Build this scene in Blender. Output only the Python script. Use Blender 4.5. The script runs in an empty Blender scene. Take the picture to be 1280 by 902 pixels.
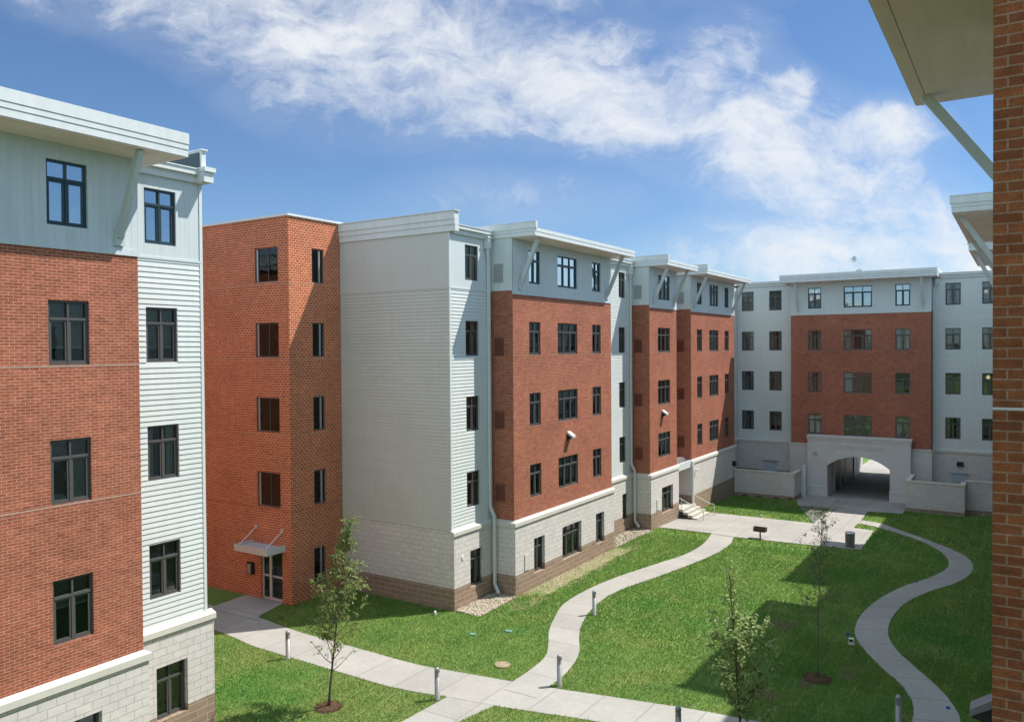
import bpy, bmesh, math, random
import numpy as np
from mathutils import Vector

random.seed(7)
rng = np.random.default_rng(11)
scene = bpy.context.scene
COL = scene.collection
R = math.radians

# ------------------------------------------------------------------ terrain
def gz(y):
    return 0.0 if y < 41 else -0.0265 * (min(y, 64.0) - 41)

# ------------------------------------------------------------------ mesh builder
class MB:
    def __init__(s):
        s.v = []; s.f = []; s.uv = {}
    def face(s, pts, n=None, uv=None):
        pts = [Vector(p) for p in pts]
        if n is not None:
            nn = (pts[1] - pts[0]).cross(pts[2] - pts[0])
            if nn.dot(Vector(n)) < 0:
                pts.reverse()
                if uv: uv = uv[::-1]
        b = len(s.v)
        s.v += [tuple(p) for p in pts]
        if uv: s.uv[len(s.f)] = uv
        s.f.append(tuple(range(b, b + len(pts))))
    def box(s, x0, x1, y0, y1, z0, z1):
        s.hexa([(x0,y0,z0),(x1,y0,z0),(x1,y1,z0),(x0,y1,z0),(x0,y0,z1),(x1,y0,z1),(x1,y1,z1),(x0,y1,z1)])
    def hexa(s, p):
        b = len(s.v); s.v += [tuple(q) for q in p]
        for q in ((0,3,2,1),(4,5,6,7),(0,1,5,4),(1,2,6,5),(2,3,7,6),(3,0,4,7)):
            s.f.append(tuple(b + i for i in q))
    def beam(s, a, b, wy, wt):
        # square bar between a and b; width wy across, wt thick
        a = Vector(a); b = Vector(b); d = (b - a).normalized()
        up = Vector((0, 0, 1)) if abs(d.z) < .95 else Vector((1, 0, 0))
        s1 = d.cross(up).normalized() * (wy / 2); s2 = d.cross(s1).normalized() * (wt / 2)
        s.hexa([a-s1-s2, a+s1-s2, a+s1+s2, a-s1+s2, b-s1-s2, b+s1-s2, b+s1+s2, b-s1+s2])
    def tube(s, pts, rad, seg=10, cap=True):
        pts = [Vector(p) for p in pts]
        if not isinstance(rad, (list, tuple)): rad = [rad] * len(pts)
        rings = []
        for i, p in enumerate(pts):
            d = (pts[min(i+1, len(pts)-1)] - pts[max(i-1, 0)]).normalized()
            up = Vector((0, 0, 1)) if abs(d.z) < .9 else Vector((1, 0, 0))
            a = d.cross(up).normalized(); c = d.cross(a).normalized()
            b = len(s.v)
            for k in range(seg):
                t = 2 * math.pi * k / seg
                s.v.append(tuple(p + (a * math.cos(t) + c * math.sin(t)) * rad[i]))
            rings.append(b)
        for i in range(len(pts) - 1):
            for k in range(seg):
                s.f.append((rings[i]+k, rings[i]+(k+1) % seg, rings[i+1]+(k+1) % seg, rings[i+1]+k))
        if cap:
            s.f.append(tuple(rings[0]+k for k in range(seg))[::-1])
            s.f.append(tuple(rings[-1]+k for k in range(seg)))
    def lathe(s, c, prof, seg=20):
        rings = []
        for r, z in prof:
            b = len(s.v)
            for k in range(seg):
                t = 2 * math.pi * k / seg
                s.v.append((c[0] + r * math.cos(t), c[1] + r * math.sin(t), c[2] + z))
            rings.append(b)
        for i in range(len(prof) - 1):
            for k in range(seg):
                s.f.append((rings[i]+k, rings[i]+(k+1) % seg, rings[i+1]+(k+1) % seg, rings[i+1]+k))
        s.f.append(tuple(rings[0]+k for k in range(seg))[::-1])
        s.f.append(tuple(rings[-1]+k for k in range(seg)))
    def mesh(s, name, mat, smooth=False):
        me = bpy.data.meshes.new(name)
        me.from_pydata(s.v, [], s.f)
        uvl = me.uv_layers.new(name='UVMap')
        me.update()
        for p in me.polygons:
            cu = s.uv.get(p.index)
            n = p.normal
            for j, li in enumerate(p.loop_indices):
                v = s.v[me.loops[li].vertex_index]
                if cu: uvl.data[li].uv = cu[j]
                elif abs(n.z) > .7: uvl.data[li].uv = (v[0], v[1])
                elif abs(n.x) > abs(n.y): uvl.data[li].uv = (v[1], v[2])
                else: uvl.data[li].uv = (v[0], v[2])
        if mat: me.materials.append(mat)
        if smooth:
            for p in me.polygons: p.use_smooth = True
        return me
    def build(s, name, mat, parent=None, smooth=False):
        o = bpy.data.objects.new(name, s.mesh(name, mat, smooth))
        COL.objects.link(o); attach(o, parent)
        return o

WLOC = {}
def wloc(o): return WLOC.get(o.name, Vector((0, 0, 0)))
def attach(o, parent, loc=(0, 0, 0)):
    loc = Vector(loc)
    WLOC[o.name] = loc
    if parent is not None:
        o.parent = parent
        o.location = loc - wloc(parent)
    else:
        o.location = loc
def tag(o, label=None, cat=None, group=None, kind=None):
    if label: o['label'] = label
    if cat: o['category'] = cat
    if group: o['group'] = group
    if kind: o['kind'] = kind
    return o
def thing(name, label, cat, loc=(0, 0, 0), group=None):
    o = bpy.data.objects.new(name, None); COL.objects.link(o)
    o.empty_display_size = .3
    attach(o, None, loc)
    return tag(o, label, cat, group)

# ------------------------------------------------------------------ materials
class NT:
    def __init__(s, name):
        s.m = bpy.data.materials.new(name); s.m.use_nodes = True
        s.t = s.m.node_tree; s.t.nodes.clear()
        s.out = s.n('ShaderNodeOutputMaterial')
    def n(s, ty, **k):
        nd = s.t.nodes.new(ty)
        for a, b in k.items(): setattr(nd, a, b)
        return nd
    def l(s, a, b): s.t.links.new(a, b)
    def val(s, sock, v):
        if hasattr(v, 'is_output') or isinstance(v, bpy.types.NodeSocket): s.l(v, sock)
        else: sock.default_value = v
    def math(s, op, a, b=0.0, c=None, clamp=False):
        nd = s.n('ShaderNodeMath', operation=op, use_clamp=clamp)
        s.val(nd.inputs[0], a); s.val(nd.inputs[1], b)
        if c is not None: s.val(nd.inputs[2], c)
        return nd.outputs[0]
    def mix(s, f, a, b, mode='MIX'):
        nd = s.n('ShaderNodeMix', data_type='RGBA', blend_type=mode)
        s.val(nd.inputs[0], f); s.val(nd.inputs[6], a); s.val(nd.inputs[7], b)
        return nd.outputs[2]
    def noise(s, vec, scale, detail=3, rough=.55, dist=0.0):
        nd = s.n('ShaderNodeTexNoise'); s.val(nd.inputs['Vector'], vec)
        nd.inputs['Scale'].default_value = scale; nd.inputs['Detail'].default_value = detail
        nd.inputs['Roughness'].default_value = rough; nd.inputs['Distortion'].default_value = dist
        return nd.outputs['Fac']
    def ramp(s, f, stops):
        nd = s.n('ShaderNodeValToRGB'); s.val(nd.inputs[0], f)
        el = nd.color_ramp.elements
        while len(el) < len(stops): el.new(.5)
        for e, (p, c) in zip(el, stops): e.position = p; e.color = c if len(c) == 4 else (*c, 1)
        return nd.outputs[0]
    def remap(s, v, a, b, c=0.0, d=1.0):
        nd = s.n('ShaderNodeMapRange', clamp=True); s.val(nd.inputs[0], v)
        for i, x in enumerate((a, b, c, d)): nd.inputs[i + 1].default_value = x
        return nd.outputs[0]
    def uv(s): return s.n('ShaderNodeUVMap', uv_map='UVMap').outputs[0]
    def pos(s): return s.n('ShaderNodeNewGeometry').outputs['Position']
    def vary(s, col, vec, scale, amt):
        k = s.remap(s.noise(vec, scale, 4), .3, .7, 1 - amt, 1 + amt)
        nd = s.n('ShaderNodeVectorMath', operation='SCALE')
        s.val(nd.inputs[0], col[:3] if isinstance(col, tuple) else col); s.l(k, nd.inputs['Scale'])
        return nd.outputs[0]
    def bump(s, h, dist, strength=1.0):
        nd = s.n('ShaderNodeBump'); s.l(h, nd.inputs['Height'])
        nd.inputs['Distance'].default_value = dist; nd.inputs['Strength'].default_value = strength
        return nd.outputs[0]
    def bsdf(s, col, rough=.7, spec=.3, metal=0.0, normal=None):
        b = s.n('ShaderNodeBsdfPrincipled')
        if isinstance(col, tuple) and len(col) == 3: col = (*col, 1)
        s.val(b.inputs['Base Color'], col); s.val(b.inputs['Roughness'], rough)
        b.inputs['Specular IOR Level'].default_value = spec; b.inputs['Metallic'].default_value = metal
        if normal is not None: s.l(normal, b.inputs['Normal'])
        s.l(b.outputs[0], s.out.inputs[0])
        return b
c4 = lambda c: (*c, 1)

def mat_brick(name, a, b, mortar, bw=.3048, bh=.1016, ms=.011, var=.16, bumpd=.006):
    t = NT(name); uv = t.uv()
    bt = t.n('ShaderNodeTexBrick', offset=.5, offset_frequency=2, squash=1.0)
    t.l(uv, bt.inputs['Vector'])
    for k, v in (('Color1', c4(a)), ('Color2', c4(b)), ('Mortar', c4(mortar)), ('Scale', 1.0), ('Mortar Size', ms),
                 ('Mortar Smooth', .12), ('Bias', -.1), ('Brick Width', bw), ('Row Height', bh)):
        bt.inputs[k].default_value = v
    col = t.vary(bt.outputs['Color'], uv, .55, var * .6)
    col = t.vary(col, uv, 3.1, var * .5)
    col = t.vary(col, uv, 7.0, var * .75)
    sp_ = t.n('ShaderNodeSeparateXYZ'); t.l(uv, sp_.inputs[0]); cb_ = t.n('ShaderNodeCombineXYZ')
    t.l(t.math('MULTIPLY', sp_.outputs[0], 1.6), cb_.inputs[0]); t.l(t.math('MULTIPLY', sp_.outputs[1], 6.5), cb_.inputs[1])
    col = t.vary(col, cb_.outputs[0], 1.5, var * .7)   # batches of lighter and darker courses
    col = t.vary(col, uv, 46.0, var)
    g = t.noise(uv, 90.0, 3)
    h = t.math('ADD', t.math('MULTIPLY', bt.outputs['Fac'], -1.0), t.math('MULTIPLY', g, .28))
    t.bsdf(col, .88, .15, normal=t.bump(h, bumpd))
    return t.m

def mat_plain(name, col, rough=.5, spec=.3, metal=0.0, var=.05, scale=1.3, bumpd=0.0, bscale=60.):
    t = NT(name); p = t.pos()
    c = t.vary(c4(col), p, scale, var)
    c = t.vary(c, p, scale * 9, var * .6)
    nrm = t.bump(t.noise(p, bscale, 3), bumpd) if bumpd else None
    r = t.remap(t.noise(p, scale * 5, 3), .3, .7, rough - .06, rough + .06)
    t.bsdf(c, r, spec, metal, nrm)
    return t.m

def mat_streak(name, col, rough=.55, groove=0.0, amt=.06, gax=0, gd=.55):
    # painted cladding with faint vertical weathering; optional vertical V-grooves every `groove` metres
    t = NT(name); uv = t.uv()
    sep = t.n('ShaderNodeSeparateXYZ'); t.l(uv, sep.inputs[0])
    cmb = t.n('ShaderNodeCombineXYZ')
    t.l(t.math('MULTIPLY', sep.outputs[0], 3.0), cmb.inputs[0]); t.l(t.math('MULTIPLY', sep.outputs[1], .25), cmb.inputs[1])
    c = t.vary(c4(col), cmb.outputs[0], 1.6, amt)
    c = t.vary(c, uv, .5, amt * .6)
    nrm = None
    if groove:
        f = t.math('FRACT', t.math('DIVIDE', sep.outputs[gax], groove))
        d = t.math('ABSOLUTE', t.math('SUBTRACT', f, .5))
        h = t.remap(d, .0, .06, 0., 1.)
        nrm = t.bump(h, .004)
        c = t.mix(t.remap(d, .0, .05, .25, 0.), c, c4(tuple(x * gd for x in col)))
    t.bsdf(c, rough, .3, normal=nrm)
    return t.m

def mat_siding(name, col):
    t = NT(name); uv = t.uv()
    mp = t.n('ShaderNodeMapping'); t.l(uv, mp.inputs['Vector']); mp.inputs['Location'].default_value = (0, -3.2, 0)
    bt = t.n('ShaderNodeTexBrick', offset=.37, offset_frequency=3, squash=1.0); t.l(mp.outputs[0], bt.inputs['Vector'])
    for k, v in (('Color1', c4(col)), ('Color2', c4(tuple(x * .955 for x in col))), ('Mortar', c4(tuple(x * .74 for x in col))), ('Scale', 1.0),
                 ('Mortar Size', .0035), ('Mortar Smooth', .3), ('Brick Width', 3.66), ('Row Height', .14)):
        bt.inputs[k].default_value = v
    sep = t.n('ShaderNodeSeparateXYZ'); t.l(uv, sep.inputs[0]); cmb = t.n('ShaderNodeCombineXYZ')
    t.l(t.math('MULTIPLY', sep.outputs[0], 4.0), cmb.inputs[0]); t.l(t.math('MULTIPLY', sep.outputs[1], .3), cmb.inputs[1])
    c = t.vary(bt.outputs['Color'], cmb.outputs[0], 1.6, .03); c = t.vary(c, uv, .4, .03)
    t.bsdf(c, .5, .3, normal=t.bump(t.noise(uv, 3.0, 2), .004))
    return t.m

def mat_concrete(name, col, jx=1.5, jy=1.5, js=.024):
    t = NT(name); uv = t.uv(); p = t.pos()
    bt = t.n('ShaderNodeTexBrick', offset=0.0, squash=1.0); t.l(uv, bt.inputs['Vector'])
    for k, v in (('Color1', c4(col)), ('Color2', c4(tuple(x * .89 for x in col))), ('Mortar', c4(tuple(x * .67 for x in col))), ('Scale', 1.0),
                 ('Mortar Size', js), ('Mortar Smooth', .4), ('Brick Width', jx), ('Row Height', jy)):
        bt.inputs[k].default_value = v
    c = t.vary(bt.outputs['Color'], p, .7, .07)
    c = t.vary(c, p, 5.0, .05)
    st = t.remap(t.noise(p, 1.7, 5, .65, .6), .60, .72, 0., .30)
    c = t.mix(st, c, c4(tuple(min(1, x * 1.22) for x in col)))
    dk = t.remap(t.noise(p, 2.9, 6, .68, .5), .57, .75, 0., .34)
    c = t.mix(dk, c, c4(tuple(x * .6 for x in col)))
    t.bsdf(c, .85, .2, normal=t.bump(t.noise(p, 55., 4), .004))
    return t.m

def grass_color(t, p, boost=1.0):
    sep = t.n('ShaderNodeSeparateXYZ'); t.l(p, sep.inputs[0])
    cmb = t.n('ShaderNodeCombineXYZ'); 
    wob = t.math('MULTIPLY', t.math('SUBTRACT', t.noise(p, 2.0, 2), .5), .14)
    t.l(t.math('ADD', sep.outputs[1], wob), cmb.inputs[0]); t.l(t.math('ADD', sep.outputs[0], wob), cmb.inputs[1])
    bt = t.n('ShaderNodeTexBrick', offset=.37, offset_frequency=2, squash=1.0); t.l(cmb.outputs[0], bt.inputs['Vector'])
    for k, v in (('Color1', (.172, .255, .062, 1)), ('Color2', (.100, .182, .045, 1)), ('Mortar', (.26, .29, .12, 1)), ('Scale', 1.0),
                 ('Mortar Size', .034), ('Mortar Smooth', .9), ('Bias', .0), ('Brick Width', 1.9), ('Row Height', .62)):
        bt.inputs[k].default_value = v
    plain = t.mix(t.noise(p, .9, 2), (.150, .235, .056, 1), (.108, .190, .047, 1))
    c = t.mix(t.remap(t.noise(p, 1.1, 4, .6), .42, .62, .15, .95), plain, bt.outputs['Color'])
    yel = t.remap(t.noise(p, .55, 5, .6, .5), .5, .72, 0., .55)
    c = t.mix(yel, c, (.205, .235, .070, 1))
    yl = t.math('MULTIPLY', t.remap(sep.outputs[1], 23.0, 18.5), t.remap(t.noise(p, .8, 4), .35, .6))
    c = t.mix(t.math('MULTIPLY', yl, .55), c, (.215, .245, .080, 1))
    lush = t.remap(t.noise(p, .21, 3, .5), .53, .68, 0., .7)
    c = t.mix(lush, c, (.070, .190, .036, 1))
    dry = t.remap(t.noise(p, 2.6, 5, .7, .8), .62, .74, 0., .5)
    c = t.mix(dry, c, (.32, .30, .15, 1))
    # trodden dry strip along the foot of the first brick bay
    dx = t.math('DIVIDE', t.math('ABSOLUTE', t.math('ADD', sep.outputs[0], 17.72)), .75)
    dy = t.math('DIVIDE', t.math('ABSOLUTE', t.math('SUBTRACT', sep.outputs[1], 33.4)), 5.2)
    d = t.math('MAXIMUM', dx, dy)
    nz = t.math('MULTIPLY', t.math('SUBTRACT', t.noise(p, 1.4, 6, .7, .6), .5), 3.4)
    msk = t.remap(t.math('ADD', d, nz), .55, 1.15, .8, 0.)
    c = t.mix(msk, c, (.38, .32, .21, 1))
    c = t.vary(c, p, 14.0, .22)
    c = t.vary(c, p, 75.0, .30)
    return c
def mat_ground():
    t = NT('lawn'); p = t.pos()
    c = grass_color(t, p)
    t.bsdf(c, .95, .1, normal=t.bump(t.noise(p, 38., 5, .7), .05))
    return t.m
def mat_blades():
    t = NT('grass_blades'); p = t.pos()
    c = grass_color(t, p)
    c = t.mix(.5, c, t.mix(1.0, c, (1.75, 1.75, 1.5, 1), 'MULTIPLY'))
    b = t.bsdf(c, .6, .2)
    tr = t.n('ShaderNodeBsdfTranslucent'); t.l(c, tr.inputs[0])
    ms = t.n('ShaderNodeMixShader'); ms.inputs[0].default_value = .3
    t.l(b.outputs[0], ms.inputs[1]); t.l(tr.outputs[0], ms.inputs[2]); t.l(ms.outputs[0], t.out.inputs[0])
    return t.m
def mat_leaf(name, a, b, tr_amt=.35):
    t = NT(name); p = t.pos()
    f = t.remap(t.noise(p, 4.0, 4, .7), .3, .7)
    c = t.mix(f, c4(a), c4(b))
    c = t.vary(c, p, 30., .25)
    bs = t.bsdf(c, .5, .35)
    tr = t.n('ShaderNodeBsdfTranslucent'); t.l(c, tr.inputs[0])
    ms = t.n('ShaderNodeMixShader'); ms.inputs[0].default_value = tr_amt
    t.l(bs.outputs[0], ms.inputs[1]); t.l(tr.outputs[0], ms.inputs[2]); t.l(ms.outputs[0], t.out.inputs[0])
    return t.m
def mat_glass(name, tint, extra):
    t = NT(name)
    tr = t.n('ShaderNodeBsdfTransparent'); tr.inputs[0].default_value = c4(tint)
    p = t.pos()
    gl = t.n('ShaderNodeBsdfGlossy'); gl.inputs['Roughness'].default_value = .015; gl.inputs['Color'].default_value = (.85, .95, 1, 1)
    t.l(t.bump(t.noise(p, 1.1, 2), .006), gl.inputs['Normal'])
    fr = t.n('ShaderNodeFresnel'); fr.inputs[0].default_value = 1.55
    f = t.math('ADD', fr.outputs[0], extra, clamp=True)
    ms = t.n('ShaderNodeMixShader'); t.l(f, ms.inputs[0]); t.l(tr.outputs[0], ms.inputs[1]); t.l(gl.outputs[0], ms.inputs[2])
    t.l(ms.outputs[0], t.out.inputs[0])
    return t.m
def mat_gravel():
    t = NT('pebbles'); p = t.pos()
    v = t.n('ShaderNodeTexVoronoi'); v.inputs['Scale'].default_value = 16.; t.l(p, v.inputs['Vector'])
    c = t.ramp(v.outputs['Color'], [(0, (.22, .17, .12)), (.35, (.38, .31, .22)), (.7, (.47, .42, .34)), (1, (.27, .24, .21))])
    t.bsdf(c, .8, .3, normal=t.bump(t.noise(p, 80, 2), .004))
    return t.m
def mat_mulch():
    t = NT('mulch'); p = t.pos()
    c = t.ramp(t.noise(p, 45., 5, .8), [(.3, (.045, .026, .016)), (.55, (.12, .072, .045)), (.75, (.21, .14, .095))])
    t.bsdf(c, .95, .1, normal=t.bump(t.noise(p, 40., 5, .8), .03))
    return t.m
def mat_bark(name, a, b):
    t = NT(name); p = t.pos()
    c = t.ramp(t.noise(p, 22., 4, .7), [(.3, a), (.7, b)])
    t.bsdf(c, .9, .15)
    return t.m

M = dict(
    brick=mat_brick('red_brick', (.355, .108, .060), (.255, .076, .043), (.465, .255, .185), .2032, .0677, .0085, var=.19),
    brick2=mat_brick('orange_brick', (.47, .112, .044), (.335, .076, .031), (.66, .37, .24), .2032, .1016, .014, var=.15),
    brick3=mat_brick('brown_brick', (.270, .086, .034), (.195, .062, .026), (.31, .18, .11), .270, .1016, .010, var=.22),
    block=mat_brick('pale_block', (.63, .59, .565), (.58, .545, .52), (.41, .385, .365), .4064, .2032, .008, .06, .004),
    block_wall=mat_brick('rough_block', (.58, .555, .53), (.53, .51, .48), (.45, .43, .41), .4064, .2032, .008, .06, .004),
    base=mat_brick('brown_block', (.31, .225, .165), (.26, .185, .135), (.44, .36, .30), .6096, .2032, .012, .09, .004),
    stone=mat_plain('cast_stone', (.58, .555, .50), .8, .2, var=.05, bumpd=.003),
    portal=mat_plain('portal_stone', (.58, .56, .545), .85, .2, var=.06, bumpd=.004),
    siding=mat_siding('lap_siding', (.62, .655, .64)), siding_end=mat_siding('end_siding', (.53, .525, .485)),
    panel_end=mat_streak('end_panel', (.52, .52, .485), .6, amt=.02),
    panel=mat_streak('grooved_panel', (.555, .605, .61), .5, groove=.152, gd=.80),
    panel2=mat_streak('smooth_panel', (.555, .605, .61), .5, amt=.025),
    metal=mat_streak('painted_metal', (.62, .645, .635), .38, amt=.05),
    strut=mat_plain('strut_paint', (.50, .53, .53), .4, .4),
    soffit=mat_streak('soffit_board', (.86, .70, .70), .6, groove=.075, gax=1, gd=.72),
    frame=mat_plain('bronze_frame', (.085, .083, .080), .42, .5),
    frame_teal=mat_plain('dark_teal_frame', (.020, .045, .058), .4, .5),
    glass=mat_glass('window_glass', (.68, .75, .73), .045),
    glass_top=mat_glass('bright_glass', (.35, .42, .45), .42),
    glass_low=mat_glass('dull_glass', (.60, .55, .50), -.015),
    blinds=mat_plain('blind_slats', (.50, .51, .47), .6),
    inner=mat_plain('dark_interior', (.030, .030, .028), .9, .1),
    alu=mat_plain('brushed_aluminium', (.60, .61, .63), .40, .5, .30),
    galv=mat_plain('galvanised_steel', (.42, .43, .44), .42, .5, .7),
    steel=mat_plain('stainless_steel', (.27, .27, .265), .45, .5, .45, var=.08, scale=6),
    dark=mat_plain('dark_metal', (.018, .018, .018), .5, .4),
    louvre=mat_plain('grey_louvre', (.36, .38, .38), .5),
    louvre_b=mat_plain('red_louvre', (.17, .055, .035), .6),
    bronze=mat_plain('weathered_bronze', (.16, .155, .16), .35, .6),
    joint_pale=mat_plain('light_joint', (.50, .42, .36), .9, .1),
    joint=mat_plain('pale_joint', (.40, .24, .17), .9, .1),
    white=mat_plain('white_paint', (.72, .72, .70), .5),
    door=mat_plain('grey_door_paint', (.42, .47, .52), .5),
    rail=mat_plain('rail_paint', (.60, .58, .50), .45, .4),
    roof=mat_plain('roof_membrane', (.45, .45, .44), .9, .1),
    walk=mat_concrete('walk_concrete', (.345, .325, .297)),
    step=mat_plain('step_concrete', (.46, .44, .39), .85, .2, var=.06, bumpd=.003),
    ground=mat_ground(), blades=mat_blades(), gravel=mat_gravel(), mulch=mat_mulch(),
    leaf_a=mat_leaf('pale_leaves', (.155, .21, .055), (.27, .315, .10)),
    leaf_b=mat_leaf('mint_leaves', (.19, .28, .080), (.35, .42, .155)),
    leaf_c=mat_leaf('dark_leaves', (.085, .14, .045), (.16, .20, .075)),
    bark=mat_bark('grey_bark', (.07, .05, .04), (.19, .15, .12)),
    bark_b=mat_bark('brown_bark', (.06, .035, .025), (.14, .085, .06)),
    rust=mat_plain('rusty_steel', (.075, .050, .028), .7, .3, .3, var=.25, scale=8),
    green=mat_plain('green_plastic', (.16, .30, .25), .6),
    tan=mat_plain('tan_lid', (.30, .24, .16), .85, var=.15, scale=6),
    drysod=mat_plain('dry_sod', (.12, .105, .055), .95, .1, var=.35, scale=9, bumpd=.02),
    blue=mat_plain('blue_flag', (.02, .09, .45), .5),
    bluebin=mat_plain('grey_bin', (.58, .56, .53), .45, .5, .3),
)

# ------------------------------------------------------------------ wall helpers
def P(ax, sg, c, u, z, d=0.0):
    return (c + sg * d, u, z) if ax == 'X' else (u, c + sg * d, z)
def NRM(ax, sg): return (sg, 0, 0) if ax == 'X' else (0, sg, 0)
def cells(u0, u1, z0, z1, ops):
    us = sorted({u0, u1, *[x for o in ops for x in o[:2] if u0 < x < u1]})
    zs = sorted({z0, z1, *[x for o in ops for x in o[2:4] if z0 < x < z1]})
    for i in range(len(us) - 1):
        for j in range(len(zs) - 1):
            um, zm = (us[i] + us[i+1]) / 2, (zs[j] + zs[j+1]) / 2
            if not any(o[0] < um < o[1] and o[2] < zm < o[3] for o in ops):
                yield us[i], us[i+1], zs[j], zs[j+1]
def reveals(mb, ax, sg, c, ops, dep, z0=-99, z1=99, u0=-999, u1=999):
    for a, b, e, f in ops:
        if f < z0 + .01 or e > z1 - .01 or b < u0 or a > u1: continue
        e2, f2 = max(e, z0), min(f, z1)
        q = lambda u, z, d: P(ax, sg, c, u, z, d)
        mb.face([q(a,e2,0), q(a,f2,0), q(a,f2,-dep), q(a,e2,-dep)])
        mb.face([q(b,e2,0), q(b,f2,0), q(b,f2,-dep), q(b,e2,-dep)])
        if e >= z0: mb.face([q(a,e,0), q(b,e,0), q(b,e,-dep), q(a,e,-dep)])
        if f <= z1: mb.face([q(a,f,0), q(b,f,0), q(b,f,-dep), q(a,f,-dep)])
def wall(mb, ax, sg, c, u0, u1, z0, z1, ops=(), dep=.2):
    n = NRM(ax, sg)
    for a, b, e, f in cells(u0, u1, z0, z1, ops):
        mb.face([P(ax,sg,c,a,e), P(ax,sg,c,b,e), P(ax,sg,c,b,f), P(ax,sg,c,a,f)], n)
    reveals(mb, ax, sg, c, ops, dep, z0, z1, u0, u1)
def siding(mb, ax, sg, c, u0, u1, z0, z1, ops=(), ex=.140, lip=.018, dep=.2):
    n = NRM(ax, sg); k = 0
    while z0 + k * ex < z1 - .01:
        za = z0 + k * ex; zb = min(za + ex, z1); k += 1
        off = lambda z: lip * (1 - (z - za) / ex)
        for a, b, e, f in cells(u0, u1, za, zb, ops):
            mb.face([P(ax,sg,c,a,e,off(e)), P(ax,sg,c,b,e,off(e)), P(ax,sg,c,b,f,off(f)), P(ax,sg,c,a,f,off(f))], n)
            if abs(e - za) < 1e-6:
                mb.face([P(ax,sg,c,a,e,0), P(ax,sg,c,b,e,0), P(ax,sg,c,b,e,lip), P(ax,sg,c,a,e,lip)], (0,0,-1))
    reveals(mb, ax, sg, c, ops, dep, z0, z1, u0, u1)
def wbox(mb, ax, sg, c, u0, u1, z0, z1, d0, d1):
    p = P(ax, sg, c, u0, z0, d0); q = P(ax, sg, c, u1, z1, d1)
    mb.box(min(p[0],q[0]), max(p[0],q[0]), min(p[1],q[1]), max(p[1],q[1]), min(p[2],q[2]), max(p[2],q[2]))

# ------------------------------------------------------------------ windows (shared meshes)
WCACHE = {}
def window_meshes(ax, sg, w, h, style, fm, var):
    key = (ax, sg, round(w, 3), round(h, 3), style, fm, var)
    if key in WCACHE: return WCACHE[key]
    fr = MB(); gl = MB(); bl = MB(); B = .052
    bx = lambda u0, u1, z0, z1, d0, d1, mb=fr: wbox(mb, ax, sg, 0, u0, u1, z0, z1, d0, d1)
    D0, D1 = -.115, -.045
    bx(0, B, 0, h, D0, D1); bx(w-B, w, 0, h, D0, D1); bx(B, w-B, 0, B, D0, D1); bx(B, w-B, h-B, h, D0, D1)
    lites = {'two': 2, 'three': 3, 'plain': 1, 'slim': 1, 'pair': 2}[style]
    if style in ('two', 'three'):
        tz = h * .715
        bx(B, w-B, tz-.03, tz+.03, D0, D1+.008)
        for i in range(1, lites):
            u = w * i / lites
            bx(u-.024, u+.024, B, tz-.03, D0, D1+.004); bx(u-.02, u+.02, tz+.03, h-B, D0, D1+.004)
        for i in range(lites):
            a = w * i / lites + (B if i == 0 else .026); b = w * (i+1) / lites - (B if i == lites-1 else .026)
            s = .042; e, f = B + .004, tz - .034
            bx(a, a+s, e, f, D0+.01, D1-.012); bx(b-s, b, e, f, D0+.01, D1-.012)
            bx(a+s, b-s, e, e+s, D0+.01, D1-.012); bx(a+s, b-s, f-s, f, D0+.01, D1-.012)
    elif style == 'pair':
        bx(w*.55-.012, w*.55+.012, B, h-B, D0, D1-.02)
    elif style == 'slim':
        pass
    else:
        tz = h * .72; bx(B, w-B, tz-.025, tz+.025, D0, D1+.006)
        bx(w*.56-.022, w*.56+.022, B, tz-.025, D0, D1+.004)
    q = lambda u, z, d: P(ax, sg, 0, u, z, d)
    gl.face([q(.02,.02,-.092), q(w-.02,.02,-.092), q(w-.02,h-.02,-.092), q(.02,h-.02,-.092)], NRM(ax, sg))
    if var < 2 or var == 5:
        z = h - .07; stop = {0: .08, 1: h * .55, 5: h * .28}[var]
        while z > stop:
            bl.face([q(.05,z,-.15), q(w-.05,z,-.15), q(w-.05,z-.030,-.172), q(.05,z-.030,-.172)]); z -= .042
        bx(.05, w-.05, max(stop-.03, .06), max(stop, .09), -.172, -.145, bl)
    elif var == 4:
        # pale aluminium mullion in front of the glass
        a = w*.62 if style == 'slim' else B + .025
        bx(a, a + (.085 if style == 'slim' else .085), B, h-B, -.09, -.05, bl)
    else:
        # drawn-back curtains in soft folds
        for side in (0, 1):
            n = 10; cw = w * .24
            pts = [((.05 + cw * i / n) if side == 0 else (w - .05 - cw * i / n), -.19 + .022 * math.cos(i * 2.4)) for i in range(n + 1)]
            for i in range(n):
                (a, d0), (b, d1) = pts[i], pts[i+1]
                bl.face([q(a,.06,d0), q(b,.06,d1), q(b,h-.05,d1), q(a,h-.05,d0)])
    fmat, gmat = (M['frame_teal'], M['glass_top']) if fm == 't' else (M['frame'], M['glass_low'] if style in ('pair', 'slim') else M['glass'])
    r = (fr.mesh('window', fmat), gl.mesh('glass', gmat), bl.mesh('blinds' if var in (0, 1, 5) else ('mullion' if var == 4 else 'curtains'), M['galv'] if var == 4 else M['blinds']))
    WCACHE[key] = r
    return r
wr = random.Random(5)
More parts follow.
